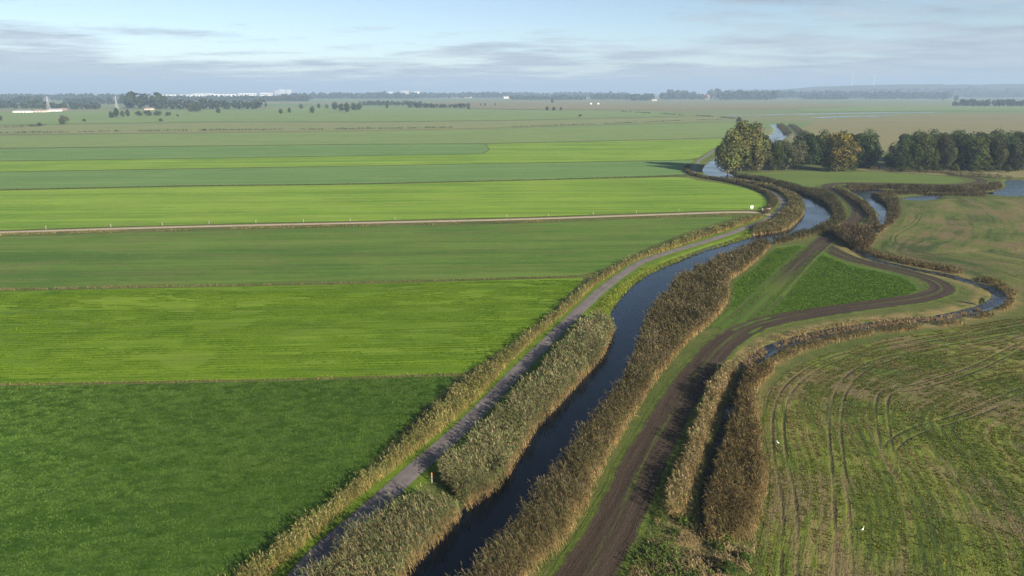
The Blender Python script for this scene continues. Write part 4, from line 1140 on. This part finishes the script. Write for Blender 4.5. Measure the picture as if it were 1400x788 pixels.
wood = [('round_a', 1224, 233, 40, DKB), ('round_b', 1236, 233, 47, DKG), ('round_c', 1248, 231, 50, DKB), ('round_a', 1262, 233, 50, MIDG), ('round_b', 1277, 231, 50, DKG), ('tall_b', 1290, 234, 50, (0.062, 0.068, 0.028)),
        ('round_c', 1303, 231, 52, DKB), ('round_a', 1317, 233, 50, DKG), ('round_b', 1332, 234, 50, MIDG), ('round_c', 1347, 232, 49, DKG), ('tall_b', 1360, 234, 47, (0.058, 0.066, 0.026)), ('round_a', 1374, 232, 46, DKB), ('round_b', 1388, 234, 42, (0.058, 0.064, 0.03)), ('round_c', 1403, 232, 44, DKB), ('round_a', 1420, 233, 44, DKG)]
for i, (kd, px, py, hp, c) in enumerate(wood):
    tree(kd, px, py, hp, c, f'dark green tree, {ORD[i]} from the left in the front row of the right hand wood', 'front trees of the dark wood', wide=1.0)
for i, px in enumerate(range(1236, 1420, 17)):
    tree(['round_b', 'round_c', 'round_a'][i % 3], px, 222, 42 + (i * 7) % 5, [DKB, DKG][i % 2], f'dark tree, {ORD[i]} from the left in the rear row of the right hand wood', 'rear trees of the dark wood', wide=1.0)
for i, px in enumerate(range(1232, 1400, 24)):
    tree('bush', px, 236, 10 + (i * 5) % 4, [DKG, MIDG][i % 2], f'low dark bush, {ORD[i]} from the left along the foot of the wood', 'bushes along the foot of the wood', cat='bush', name='bush')
# bushes near the far river and by the ditch
for kd, px, py, hp, c, w, lab in [
        ('bush', 1010, 168, 9, DKG, 0.8, 'small dark bush above the poplars by the far river'),
        ('bush', 1018, 169, 5, DKG, 0.9, 'tiny dark bush right of the small bush by the far river'),
        ('bush', 1003, 243, 12, (0.05, 0.055, 0.025), 0.9, 'dark bush on the river bank below the poplars'),
        ('bush', 1341, 418, 14, (0.085, 0.10, 0.035), 0.55, 'small olive bush inside the loop of the winding ditch'),
        ('bush', 995, 786, 26, (0.050, 0.085, 0.018), 0.75, 'low green bush at the bottom edge by the ditch end'),
        ('bush', 1016, 768, 18, (0.058, 0.095, 0.020), 0.7, 'small fresh green bush below the brown reed patch')]:
    tree(kd, px, py, hp, c, lab, None, wide=w, cat='bush', name='bush')
# mid distance trees and bushes on the left
far_trees = [
    ('bush', 88, 170.5, 14, GREYG, 0.85, 'large round grey green tree standing alone in the far left pasture'),
    ('bush', 115, 166.5, 4.5, DKG, 1.0, 'small bush right of the round grey green tree'),
    ('bush', 54, 173, 6, DKG, 1.0, 'dark bush left of the round grey green tree'),
    ('bush', -2, 166, 12, DKG, 0.8, 'dark tree cut by the left edge of the view'),
    ('round_a', 153, 161.5, 9.5, DKG, 1.0, 'dark tree at the left end of the small clump with a gap'),
    ('tall_a', 160, 161, 14, DKB, 1.0, 'tallest slim tree of the small clump left of the hedge'),
    ('round_c', 168, 160, 9, GREYG, 1.0, 'greyish tree in the middle of the small clump'),
    ('tall_b', 175, 159.5, 10, DKG, 1.0, 'right hand slim tree of the small clump by the hedge'),
    ('bush', 190, 159, 8, DKB, 1.1, 'left part bush of the long dark thicket'),
    ('bush', 203, 159, 9, DKB, 1.2, 'middle bush of the long dark thicket'),
    ('bush', 216, 159, 8.5, DKG, 1.2, 'broad bush right of the middle of the dark thicket'),
    ('bush', 230, 159, 6.5, DKG, 1.2, 'low bush at the right end of the long dark thicket'),
    ('bush', 243, 159.5, 3.5, DKG, 1.0, 'tiny bush just right of the dark thicket'),
    ('bush', 220, 166.5, 5, DKG, 1.0, 'lone small bush below the dark thicket'),
    ('round_b', 299, 155, 7, DKG, 1.1, 'lone round tree in the pasture right of the thicket'),
    ('round_a', 262, 153, 12, OLV, 1.0, 'olive tree at the front of the far left wood'),
    ('round_b', 270, 153, 15, DKG, 1.0, 'dark tree at the front of the far left wood'),
    ('round_a', 384, 155.5, 7, DKG, 1.0, 'left tree of the pair by the tan field'), ('round_c', 396, 155, 8, DKG, 0.9, 'right tree of the pair by the tan field'),
    ('round_b', 412, 149, 7, DKG, 1.0, 'round tree behind the tan field, first from left'), ('round_a', 427, 155, 10, DKG, 0.9, 'lone dark tree in front of the tan field'),
    ('round_c', 436, 148.5, 7, DKG, 1.0, 'round tree behind the tan field, second from left'), ('round_b', 447, 148.5, 6, MIDG, 1.0, 'round tree behind the tan field, third from left'),
    ('round_a', 458, 150, 11, DKB, 1.0, 'leftmost dark tree of the dense clump right of the tan field'), ('round_b', 467, 152, 11, DKG, 1.0, 'second tree of the dense clump right of the tan field'),
    ('round_c', 475, 154, 14, DKG, 0.9, 'tallest front tree of the dense clump right of the tan field'), ('round_a', 484, 151, 11, DKB, 1.0, 'fourth tree of the dense clump right of the tan field'), ('round_b', 491, 150.5, 10, DKG, 1.0, 'rightmost tree of the dense clump right of the tan field'),
    ('round_a', 529, 148, 5.5, DKG, 0.9, 'small lone tree left of the distant thicket'), ('bush', 641, 150, 4, DKG, 1.0, 'small bush at the right end of the distant thicket'),
    ('tall_a', 657, 145, 4, DKG, 1.0, 'left one of the tiny trees in the tan land'), ('tall_b', 663, 145, 4.5, DKG, 1.0, 'middle one of the tiny trees in the tan land'), ('tall_a', 677, 145, 4, DKG, 1.0, 'right one of the tiny trees in the tan land'),
    ('round_a', 748, 151.5, 6, DKB, 1.0, 'left bush tree of the trio in the mid pasture'), ('round_b', 757, 151.5, 5.5, DKB, 1.1, 'middle bush tree of the trio in the mid pasture'), ('round_c', 767, 151.5, 5, DKB, 1.0, 'right bush tree of the trio in the mid pasture'),
    ('round_c', 755, 141.5, 7, DKB, 0.9, 'lone tree above the trio in the mid pasture'), ('bush', 793, 160, 4, DKG, 1.2, 'small lone bush in the pasture right of the trio'),
    ('tall_b', 856, 136.5, 8.5, DKG, 1.0, 'slim tree left of the block shaped copse'), ('round_a', 971, 135.5, 14, DKG, 0.9, 'left of the two big dark trees by the red roof'), ('round_b', 980, 135, 15, DKG, 0.95, 'right of the two big dark trees by the red roof'),
    ('round_b', 1181, 133, 5, DKG, 1.0, 'small tree in the distant right pasture below the chimneys'), ('round_a', 1272, 136, 8, DKG, 1.0, 'first lone tree in the distant pasture at the right'), ('round_c', 1290, 137, 9, DKB, 1.0, 'second larger tree in the distant pasture at the right'),
    ('round_b', 1307, 138, 8, DKG, 1.0, 'third tree in the distant pasture beside the right hedge')]
for kd, px, py, hp, c, w, lab in far_trees:
    bsh = kd == 'bush' and 'tree' not in lab
    tree(kd, px, py, hp, c, lab, 'scattered far trees', wide=w, cat='bush' if bsh else 'tree', name='bush' if bsh else 'tree')


def far_wood(name, x0, x1, py, hpx, color, label, rows=3, depth=0.05, leafs=26):
    """a far tree belt that reads as one mass: many crowns of coarse leaf faces"""
    ym = G(700, py)[1]
    V, C = [], []
    hm = 1.25 * hpx * scale_at(py)
    wx0, wx1 = G(x0, py)[0], G(x1, py)[0]
    step = max(hm * 0.45, 7.0)
    for r_ in range(rows):
        yy = ym * (1 + depth * r_ / max(1, rows - 1))
        for x in np.arange(wx0, wx1, step):
            x = x * (yy / ym) + rng.normal() * step * 0.4
            h = hm * rng.uniform(0.62, 1.05) * (0.75 + 0.5 * vnoise(x, yy, step * 7, 2)); w = h * rng.uniform(0.34, 0.5)
            d = rng.normal(size=(leafs, 3)); d /= np.linalg.norm(d, axis=1)[:, None]
            p = np.array([x, yy + rng.normal() * step * 0.5, h * 0.54]) + d * np.array([w, w, h * 0.46]) * rng.uniform(0.7, 1.0, (leafs, 1))
            a = np.cross(d + 0.5 * rng.normal(size=(leafs, 3)), rng.normal(size=(leafs, 3))); a /= np.linalg.norm(a, axis=1)[:, None]
            b = np.cross(d, a); sz = h * 0.19 * rng.uniform(0.7, 1.3, (leafs, 1))
            V.append(np.stack([p - a * sz, p + b * sz, p + a * sz, p - b * sz], 1).reshape(-1, 3))
            c = np.array(color) * rng.uniform(0.7, 1.3) * rng.uniform(0.8, 1.2, (leafs, 1))
            C.append(np.repeat(c * np.ones((1, 3)), 4, 0))
    V = np.vstack(V); V[:, 2] = np.maximum(V[:, 2], 0.0)
    me = mesh_np(name, V, np.arange(len(V)).reshape(-1, 4), colors=np.vstack(C))
    tag(obj(name, me, M_FARLEAF), label, 'wood', kind='stuff')


t = NT('far_leaf'); M_FARLEAF = t.leafy(t.attr('tint', 'Color'), 0.2)
FW = (0.030, 0.042, 0.018)
for a in [(60, 136, 150, 7, 'tree belt behind the left farm sheds'), (-60, 62, 149, 9, 'dark tree belt at the far left edge'), (172, 214, 149, 18, 'tall block of woodland on the left'), (214, 360, 150, 11, 'long ragged wood on the left'),
          (-80, 170, 138, 7, 'hazy woodland band on the far left'), (210, 420, 139, 6, 'hazy wood in front of the white town halls'), (390, 430, 137, 8, 'hazy wood below the white flats'),
          (430, 575, 135.5, 7, 'hazy woodland band in the left middle'), (494, 575, 144.5, 4.5, 'low dark thicket in the middle distance'), (560, 640, 148, 5, 'dark distant thicket left of the tan land'),
          (575, 700, 134.5, 6, 'hazy trees among the central houses'), (640, 860, 133.5, 5.5, 'hazy tree band in the centre'), (862, 892, 138, 8, 'block shaped copse in the middle distance'), (905, 965, 136.5, 7, 'trees left of the red roof'),
          (916, 945, 135, 10, 'taller dark block of trees left of the red roof'), (985, 1180, 135, 8, 'hazy tree band right of the red roof'), (1040, 1170, 132.5, 5, 'dark tree band around the right farm houses'),
          (1172, 1420, 133, 10, 'long dark wood below the ridge at the right'), (1322, 1440, 134, 6, 'front hedge wood at the far right'), (1305, 1420, 146, 7, 'dark hedge at the right edge'), (1000, 1440, 130, 6, 'faint far wood below the ridge'),
          (985, 1060, 137, 9, 'dark clump of trees right of the red roof'), (1185, 1300, 136, 8, 'dark wood in front of the right ridge'), (1100, 1160, 136.5, 6, 'low tree belt right of the red farm house'), (-60, 60, 143, 8, 'dense trees behind the left farm sheds'), (90, 175, 143, 7, 'dense trees between the two front pylons'), (700, 800, 137, 5, 'thin tree belt in the centre distance'), (812, 862, 136.5, 6, 'trees just left of the block shaped copse')]:
    far_wood('distant_wood', a[0], a[1], a[2], a[3], FW, a[4], rows=2 if a[2] > 140 else 4, depth=0.06)
# thin hedge ditches far left
for px, hh, lab in [([(-100, 184.5), (0, 183), (200, 180), (350, 178.5), (500, 177), (620, 175)], 1.8, 'long dark hedge ditch across the far left meadows'),
                    ([(700, 174), (860, 168.5), (940, 165), (985, 164)], 1.2, 'thin dark ditch line in the far middle meadows'),
                    ([(840, 152.5), (900, 156), (970, 160), (1010, 163)], 2.2, 'dark reedy ditch curving to the far river'),
                    ([(0, 175), (40, 174), (62, 172)], 2.5, 'dark reeds by the far left ditch')]:
    p = line_band(px, 5.0, 0.35)
    keep = vnoise(p[:, 0], p[:, 1], 25, 2) > 0.35
    reeds('hedge_row', p[keep], hh, lab, (0.055, 0.062, 0.030), (0.07, 0.065, 0.035), (0.09, 0.08, 0.045), leaves=4, wscale=3.2, clump=20, cat='hedge')
# ridge hill at the far right horizon
hx = np.linspace(2700, 16000, 160)
ridge = []
for k_, (yy, ht) in enumerate([(6900, 0), (7100, 0.6), (7400, 1.0), (8600, 1.0), (10500, 0)]):
    z = ht * (118 * np.clip((hx - 2700) / 900, 0, 1) ** 0.8 * (0.52 + 0.5 * vnoise(hx + 900, hx * 0 + k_ * 60, 1700, 3) + 0.30 * vnoise(hx, hx * 0 + k_ * 33, 170, 3)))
    ridge.append(np.c_[hx, np.full(160, yy), z - (2.0 if ht == 0 else 0)])
V = np.vstack(ridge); idx = np.arange(5 * 160).reshape(5, 160)
f = np.c_[idx[:-1, :-1].ravel(), idx[:-1, 1:].ravel(), idx[1:, 1:].ravel(), idx[1:, :-1].ravel()]
t = NT('ridge_forest'); n_ = t.noise(0.01, 5); t.principled(t.mix(n_, (0.03, 0.045, 0.02), (0.06, 0.075, 0.03)), 0.95, 0.05)
tag(obj('hill', mesh_np('hill', V, f, smooth_shade=True), t.m), 'low wooded ridge on the right horizon', kind='structure')

# ------------------------------------------------------------------ far buildings
M_WHITE = plain('white_cladding', (0.78, 0.75, 0.70), var=0.06, scale=0.3)
M_CREAM = plain('cream_render', (0.62, 0.53, 0.45), var=0.08, scale=0.3)
M_BRICK = plain('pink_brick', (0.34, 0.24, 0.21), var=0.12, scale=0.4)
M_REDTILE = plain('red_roof_tiles', (0.42, 0.13, 0.075), var=0.15, scale=0.6)
M_GREYROOF = plain('grey_roof', (0.30, 0.29, 0.29), var=0.1, scale=0.4)
M_DARKGLASS = plain('dark_window', (0.03, 0.035, 0.04), rough=0.2, spec=0.5)


def building(px, py, wpx, hpx, wall, roof, label, kind='hall', depth=None, name='building', cat='building'):
    x, y = G(px, py); m = scale_at(py)
    w, h = wpx * m, hpx * m * (1.1 if py < 137 else 0.85)
    d = depth or min(w, 22.0)
    e = empty(name, (x, y + d / 2, 0), random.uniform(-0.06, 0.06))
    b = MB()
    wh = h if kind in ('hall', 'flats') else h * 0.55
    b.box(-w / 2, w / 2, -d / 2, d / 2, -0.3, wh)
    b.build('wall', wall, e)
    r_ = MB()
    if kind == 'house':
        o = 0.4
        A = [(-w / 2 - o, -d / 2 - o, wh), (w / 2 + o, -d / 2 - o, wh), (w / 2 + o, d / 2 + o, wh), (-w / 2 - o, d / 2 + o, wh), (-w / 2 - o, 0, h), (w / 2 + o, 0, h)]
        r_.add(A, [(0, 1, 5, 4), (2, 3, 4, 5), (0, 4, 3), (1, 2, 5), (0, 3, 2, 1)])
    else:
        r_.box(-w / 2 - .3, w / 2 + .3, -d / 2 - .3, d / 2 + .3, wh + 0.003, wh + 0.5)
    r_.build('roof', roof, e)
    n = int(np.clip(w / 7, 2, 6)); floors = max(1, int(wh / 3.2)) if kind == 'flats' else 1
    for fl in range(min(floors, 4)):
        for k in range(n):
            q = MB(); cx = -w / 2 + w * (k + 0.5) / n; z0 = wh * (fl + 0.35) / max(floors, 1) if kind == 'flats' else wh * 0.3
            hh_ = (wh / min(floors, 4)) * 0.38
            q.box(cx - w / n * 0.22, cx + w / n * 0.22, -d / 2 - 0.06, -d / 2 + 0.05, z0, z0 + hh_)
            q.build('window', M_DARKGLASS, e)
    return tag(e, label, cat)


for a in [
        (27, 154.5, 19, 4.2, M_WHITE, M_GREYROOF, 'white farm shed near the left edge', 'house'), (52, 154, 14, 4.2, M_CREAM, M_BRICK, 'cream farm building left of the front pylon', 'house'),
        (71, 152.6, 13, 4.5, M_WHITE, M_GREYROOF, 'long white farm building under the front pylon', 'house'), (84, 151, 8, 3, M_BRICK, M_BRICK, 'small pink brick house right of the front pylon', 'house'),
        (202, 150.5, 9, 3.2, M_CREAM, M_BRICK, 'cream house in front of the tall left woodland', 'house'),
        (107, 135, 38, 2.6, M_WHITE, M_GREYROOF, 'long low white hall at far left', 'hall'), (143, 134.5, 16, 2.6, M_WHITE, M_GREYROOF, 'white hall left of the second pylon', 'hall'), (168, 135.5, 8, 3, M_CREAM, M_GREYROOF, 'cream hall behind the second pylon', 'hall'),
        (228, 133.2, 24, 3, M_WHITE, M_GREYROOF, 'white hall behind the third pylon', 'hall'), (262, 132.6, 30, 2.6, M_WHITE, M_GREYROOF, 'white warehouse right of the third pylon', 'hall'), (278, 130.8, 28, 2.6, M_WHITE, M_GREYROOF, 'rear white warehouse of the industrial estate', 'hall'),
        (305, 132.4, 34, 3.0, M_WHITE, M_GREYROOF, 'wide white warehouse in the middle of the industrial estate', 'hall'), (338, 131.8, 24, 3.6, M_WHITE, M_GREYROOF, 'bright white warehouse right of the wide one', 'hall'), (364, 131.2, 16, 3.6, M_WHITE, M_GREYROOF, 'white block at the right end of the warehouses', 'hall'),
        (379, 130, 7, 5, M_CREAM, M_GREYROOF, 'narrow cream block left of the white flats', 'flats'), (386, 129.6, 9, 6.2, M_WHITE, M_GREYROOF, 'left white block of flats in the town', 'flats'), (395, 129.6, 7, 6, M_WHITE, M_GREYROOF, 'right white block of flats in the town', 'flats'),
        (412, 131.5, 9, 3, M_CREAM, M_GREYROOF, 'low cream hall right of the white flats', 'hall'),
        (534, 130, 6, 4, M_WHITE, M_GREYROOF, 'small white block left of the central tower', 'flats'), (554, 130.2, 11, 5.2, M_CREAM, M_GREYROOF, 'cream tower block in the central town', 'flats'), (571, 130.6, 8, 4.6, M_WHITE, M_GREYROOF, 'white block right of the cream tower block', 'flats'),
        (584, 132.6, 7, 3.2, M_CREAM, M_GREYROOF, 'cream house row left of the central houses', 'house'), (602, 133.4, 9, 3.4, M_WHITE, M_REDTILE, 'white house with a red roof in the central houses', 'house'), (622, 133.8, 9, 3, M_WHITE, M_GREYROOF, 'white house in the middle of the central houses', 'house'), (640, 134.2, 10, 3.2, M_CREAM, M_GREYROOF, 'cream house at the right of the central houses', 'house'),
        (692, 135, 7, 3, M_WHITE, M_GREYROOF, 'white house at the right end of the central village', 'house'), (778, 135.4, 12, 2.6, M_WHITE, M_GREYROOF, 'long white house in front of the centre trees', 'house'), (813, 134.4, 5, 3, M_WHITE, M_GREYROOF, 'small white house right of the centre trees', 'house'), (843, 132, 4, 3.4, M_CREAM, M_GREYROOF, 'tiny cream house above the slim tree', 'house'),
        (895, 138.2, 7, 3, M_CREAM, M_GREYROOF, 'cream barn between the copse and the red roof', 'house'), (967, 136.4, 6, 5.6, M_BRICK, M_REDTILE, 'house with a bright red roof beside two big dark trees', 'house'),
        (1068, 134.6, 12, 2.4, M_CREAM, M_GREYROOF, 'long cream barn left of the right hand red roof', 'house'), (1084, 134, 5, 3, M_WHITE, M_GREYROOF, 'small white house left of the right hand red roof', 'house'), (1096, 133.6, 9, 4.6, M_BRICK, M_REDTILE, 'farm house with a red roof in the right distance', 'house'),
        (1131, 133, 12, 3, M_CREAM, M_GREYROOF, 'cream barn right of the red farm house', 'house'), (1119, 127.8, 8, 3, M_WHITE, M_GREYROOF, 'white hall on the horizon left of the chimneys', 'hall'), (1166, 131, 5, 4, M_WHITE, M_GREYROOF, 'white block at the foot of the left chimney', 'flats'),
        (1283, 132.5, 4, 3, M_WHITE, M_GREYROOF, 'tiny white house in the right distance', 'house'), (1397, 133, 8, 4, M_WHITE, M_GREYROOF, 'white house at the right edge of the view', 'house')]:
    building(*a[:6], a[6], kind=a[7], name='house' if a[7] == 'house' else 'building', cat='house' if a[7] == 'house' else 'building')

# chimneys
M_CONC = plain('pale_concrete', (0.66, 0.64, 0.62), var=0.05, scale=0.05)
M_REDBAND = plain('red_band', (0.50, 0.12, 0.09), var=0.05)
for px, top, lab in [(1163, 96, 'left and taller of the two slim white chimneys on the horizon'), (1192.5, 97, 'right one of the two slim white chimneys on the horizon')]:
    D = 7700.0
    h = CAM_H + math.tan(math.atan((394 - top) / FPX) - PITCH) * D; x = (px - 700) / FPX * D * CP
    e = empty('chimney', (x, D, 0)); m = MB()
    m.tube([(0, 0, -1), (0, 0, h * .5), (0, 0, h)], [4.4, 3.4, 2.8], 16); m.build('shaft', M_CONC, e)
    m = MB(); m.tube([(0, 0, h + .01), (0, 0, h + 2.5)], 3.0, 16); m.build('rim', M_CONC, e)
    m = MB(); m.tube([(0, 0, h * .88), (0, 0, h * .91)], 3.05, 16); m.build('band', M_REDBAND, e)
    tag(e, lab, 'chimney', 'chimneys on the horizon')

# pylons
M_STEEL = plain('galvanised_steel', (0.34, 0.35, 0.36), rough=0.5, var=0.05)
for px, py, hp, lab in [(67, 151, 18.5, 'nearest lattice pylon above the left farm'), (160, 149, 17, 'second lattice pylon by the small clump of trees'), (226, 141, 10, 'faint small lattice pylon in front of the white hall')]:
    x, y = G(px, py); h = hp * scale_at(py)
    e = empty('power_pylon', (x, y, 0), 0.15)
    b0, wz = h * 0.11, h * 0.62; t0 = h * 0.022; th = max(0.16, h * 0.006)
    cs = [(-1, -1), (1, -1), (1, 1), (-1, 1)]
    for sx, sy in cs:
        m = MB(); m.tube([(sx * b0, sy * b0, -0.2), (sx * t0 * 1.6, sy * t0 * 1.6, wz), (sx * t0 * .6, sy * t0 * .6, h)], th, 5); m.build('leg', M_STEEL, e)
    br = MB()
    lv = [0, .14, .27, .39, .5, .6, .7, .8, .9]
    wd = lambda f_: np.interp(f_, [0, .62, 1], [b0, t0 * 1.6, t0 * .6])
    for f0, f1 in zip(lv[:-1], lv[1:]):
        for k in range(4):
            (ax, ay), (bx_, by) = cs[k], cs[(k + 1) % 4]
            br.tube([(ax * wd(f0), ay * wd(f0), f0 * h), (bx_ * wd(f1), by * wd(f1), f1 * h)], th * .6, 4)
            br.tube([(bx_ * wd(f0), by * wd(f0), f0 * h), (ax * wd(f1), ay * wd(f1), f1 * h)], th * .6, 4)
    br.build('bracing', M_STEEL, e)
    for f_, L in ((0.66, .24), (0.78, .30), (0.90, .20)):
        a_ = MB()
        for sy in (-1, 1):
            a_.tube([(-L * h, 0, f_ * h), (0, sy * t0, f_ * h - .4), (L * h, 0, f_ * h)], th * .8, 4)
            a_.tube([(-L * h, 0, f_ * h), (0, sy * t0, f_ * h + h * .035), (L * h, 0, f_ * h)], th * .6, 4)
        a_.build('cross_arm', M_STEEL, e)
    tag(e, lab, 'pylon', 'power pylons')

# ------------------------------------------------------------------ small things in the fields
M_POST = plain('pale_post', (0.30, 0.28, 0.23), var=0.2)
M_SIGN = plain('white_board', (0.80, 0.80, 0.78), var=0.04)
posts = [(63, 313.5), (152, 310.8), (222, 308.6), (286, 306.5), (350, 305.3), (415, 304), (479, 302.8), (540, 301), (693, 297.3), (750, 295.8), (811, 293.8), (870, 292), (928, 289.4)]
post0 = MB(); post0.box(-.065, .065, -.065, .065, -0.3, 1.05)
cap0 = MB(); cap0.add([(-.12, -.12, 1.052), (.12, -.12, 1.052), (.12, .12, 1.052), (-.12, .12, 1.052), (0, 0, 1.16)], [(0, 1, 4), (1, 2, 4), (2, 3, 4), (3, 0, 4), (3, 2, 1, 0)])
pm, cmn = post0.mesh('marker_post'), cap0.mesh('post_cap')
for i, (px, py) in enumerate(posts):
    x, y = G(px, py)
    e = empty('marker_post', (x, y, 0), random.uniform(-.3, .3)); e.rotation_euler.x = random.uniform(-.08, .08)
    obj('post', pm, M_POST, e); obj('cap', cmn, M_POST, e)
    tag(e, f'pale marker post, {ORD[i]} from the left beside the gravel farm track', 'post', 'marker posts along the farm track')
x, y = G(1027.6, 287.5)
e = empty('sign_board', (x, y, 0), 0.2)
m = MB(); m.box(-.55, .55, -.03, .03, .75, 1.75); m.build('board', M_SIGN, e)
for sx in (-1, 1):
    m = MB(); m.box(sx * .42 - .05, sx * .42 + .05, .033, .13, -.2, 1.7); m.build('post', M_POST, e)
tag(e, 'white sign board on posts in the meadow corner near the path junction', 'sign')
x, y = G(1047, 289.4)
e = empty('field_gate', (x, y, 0), 0.12)
for sx in (-1, 1):
    m = MB(); m.box(sx * 1.7 - .09, sx * 1.7 + .09, -.09, .09, -.2, 1.3); m.build('post', M_POST, e)
for k in range(4):
    m = MB(); m.box(-1.6, 1.6, -.04, .04, .25 + k * .27, .39 + k * .27); m.build('rail', M_POST, e)
m = MB(); m.tube([(-1.58, -.075, .28), (1.58, -.075, 1.15)], .035, 4); m.build('brace', M_SIGN, e)
tag(e, 'pale field gate beside the white sign at the path junction', 'gate')
x, y = G(590.5, 660)
e = empty('marker_post', (x, y, 0)); M_ORANGE = plain('orange_paint', (0.55, 0.17, 0.05))
m = MB(); m.tube([(0, 0, -.2), (0, 0, .95)], .07, 8); m.build('post', M_POST, e)
m = MB(); m.tube([(0, 0, .952), (0, 0, 1.3), (0, 0, 1.34)], [.075, .075, .03], 8); m.build('cap', M_ORANGE, e)
tag(e, 'short post with an orange top in the grass gap between the reed beds', 'post')
for px, py, lab in [(808, 143.2, 'left one of two white wrapped bales in the distant pasture'), (818, 143.2, 'right one of two white wrapped bales in the distant pasture')]:
    x, y = G(px, py); r_ = 3.0
    m = MB(); m.tube([(-3.2, 0, r_ * .95), (-2.9, 0, r_ * .95), (2.9, 0, r_ * .95), (3.2, 0, r_ * .95)], [r_ * .85, r_, r_, r_ * .85], 14)
    o = m.build('wrapped_bale', M_SIGN); o.location = (x, y, 0); tag(o, lab, 'bale', 'white wrapped bales')

# two white birds on the mown field
M_FEATHER = plain('white_feathers', (0.80, 0.79, 0.76), var=0.05, scale=20)
M_BEAK = plain('yellow_beak', (0.50, 0.33, 0.06)); M_LEGDARK = plain('dark_leg', (0.03, 0.03, 0.03))


def bird(px, py, rz, label):
    x, y = G(px, py)
    e = empty('white_bird', (x, y, 0.03), rz, 0.55)
    m = MB()   # body, neck and head as one tapering surface
    m.tube([(-.34, 0, .42), (-.22, 0, .46), (-.05, 0, .52), (.12, 0, .57), (.20, 0, .66), (.23, 0, .78), (.20, 0, .90), (.24, 0, .97), (.31, 0, .98), (.35, 0, .97)],
           [.015, .07, .125, .105, .06, .04, .034, .045, .038, .012], 10); m.build('body', M_FEATHER, e)
    m = MB(); m.tube([(.35, 0, .97), (.47, 0, .945)], [.016, .004], 6); m.build('beak', M_BEAK, e)
    for sy in (-1, 1):
        m = MB(); m.tube([(-.40, sy * .05, .40), (-.2, sy * .115, .48), (.05, sy * .115, .56), (.13, sy * .09, .57)], [.01, .035, .045, .015], 6); m.build('wing', M_FEATHER, e)
        m = MB(); m.tube([(-.02, sy * .05, .42), (-.04, sy * .05, .20), (0, sy * .05, 0)], [.02, .012, .012], 5)
        m.tube([(0, sy * .05, .006), (.09, sy * .05, .006)], .012, 4); m.build('leg', M_LEGDARK, e)
    tag(e, label, 'bird', 'white birds on the mown field')


bird(1063, 608, 2.4, 'white bird standing on the mown field beside the brown reed patch')
bird(1179, 727, 0.6, 'white bird standing in the mown rows near the bottom edge')

# ------------------------------------------------------------------ haze: the damp morning air over the whole polder
m = MB(); m.box(-27000, 27000, -900, 27000, -4, 290)
t = NT('haze')
pv = t.n.new('ShaderNodeVolumePrincipled')
pv.inputs['Color'].default_value = (0.44, 0.60, 0.80, 1)
pv.inputs['Density'].default_value = 0.00016
pv.inputs['Anisotropy'].default_value = 0.0
t.l.new(pv.outputs[0], t.out.inputs['Volume'])
o = m.build('haze', t.m)
tag(o, 'thin bluish haze over the distant land', 'haze', kind='stuff')
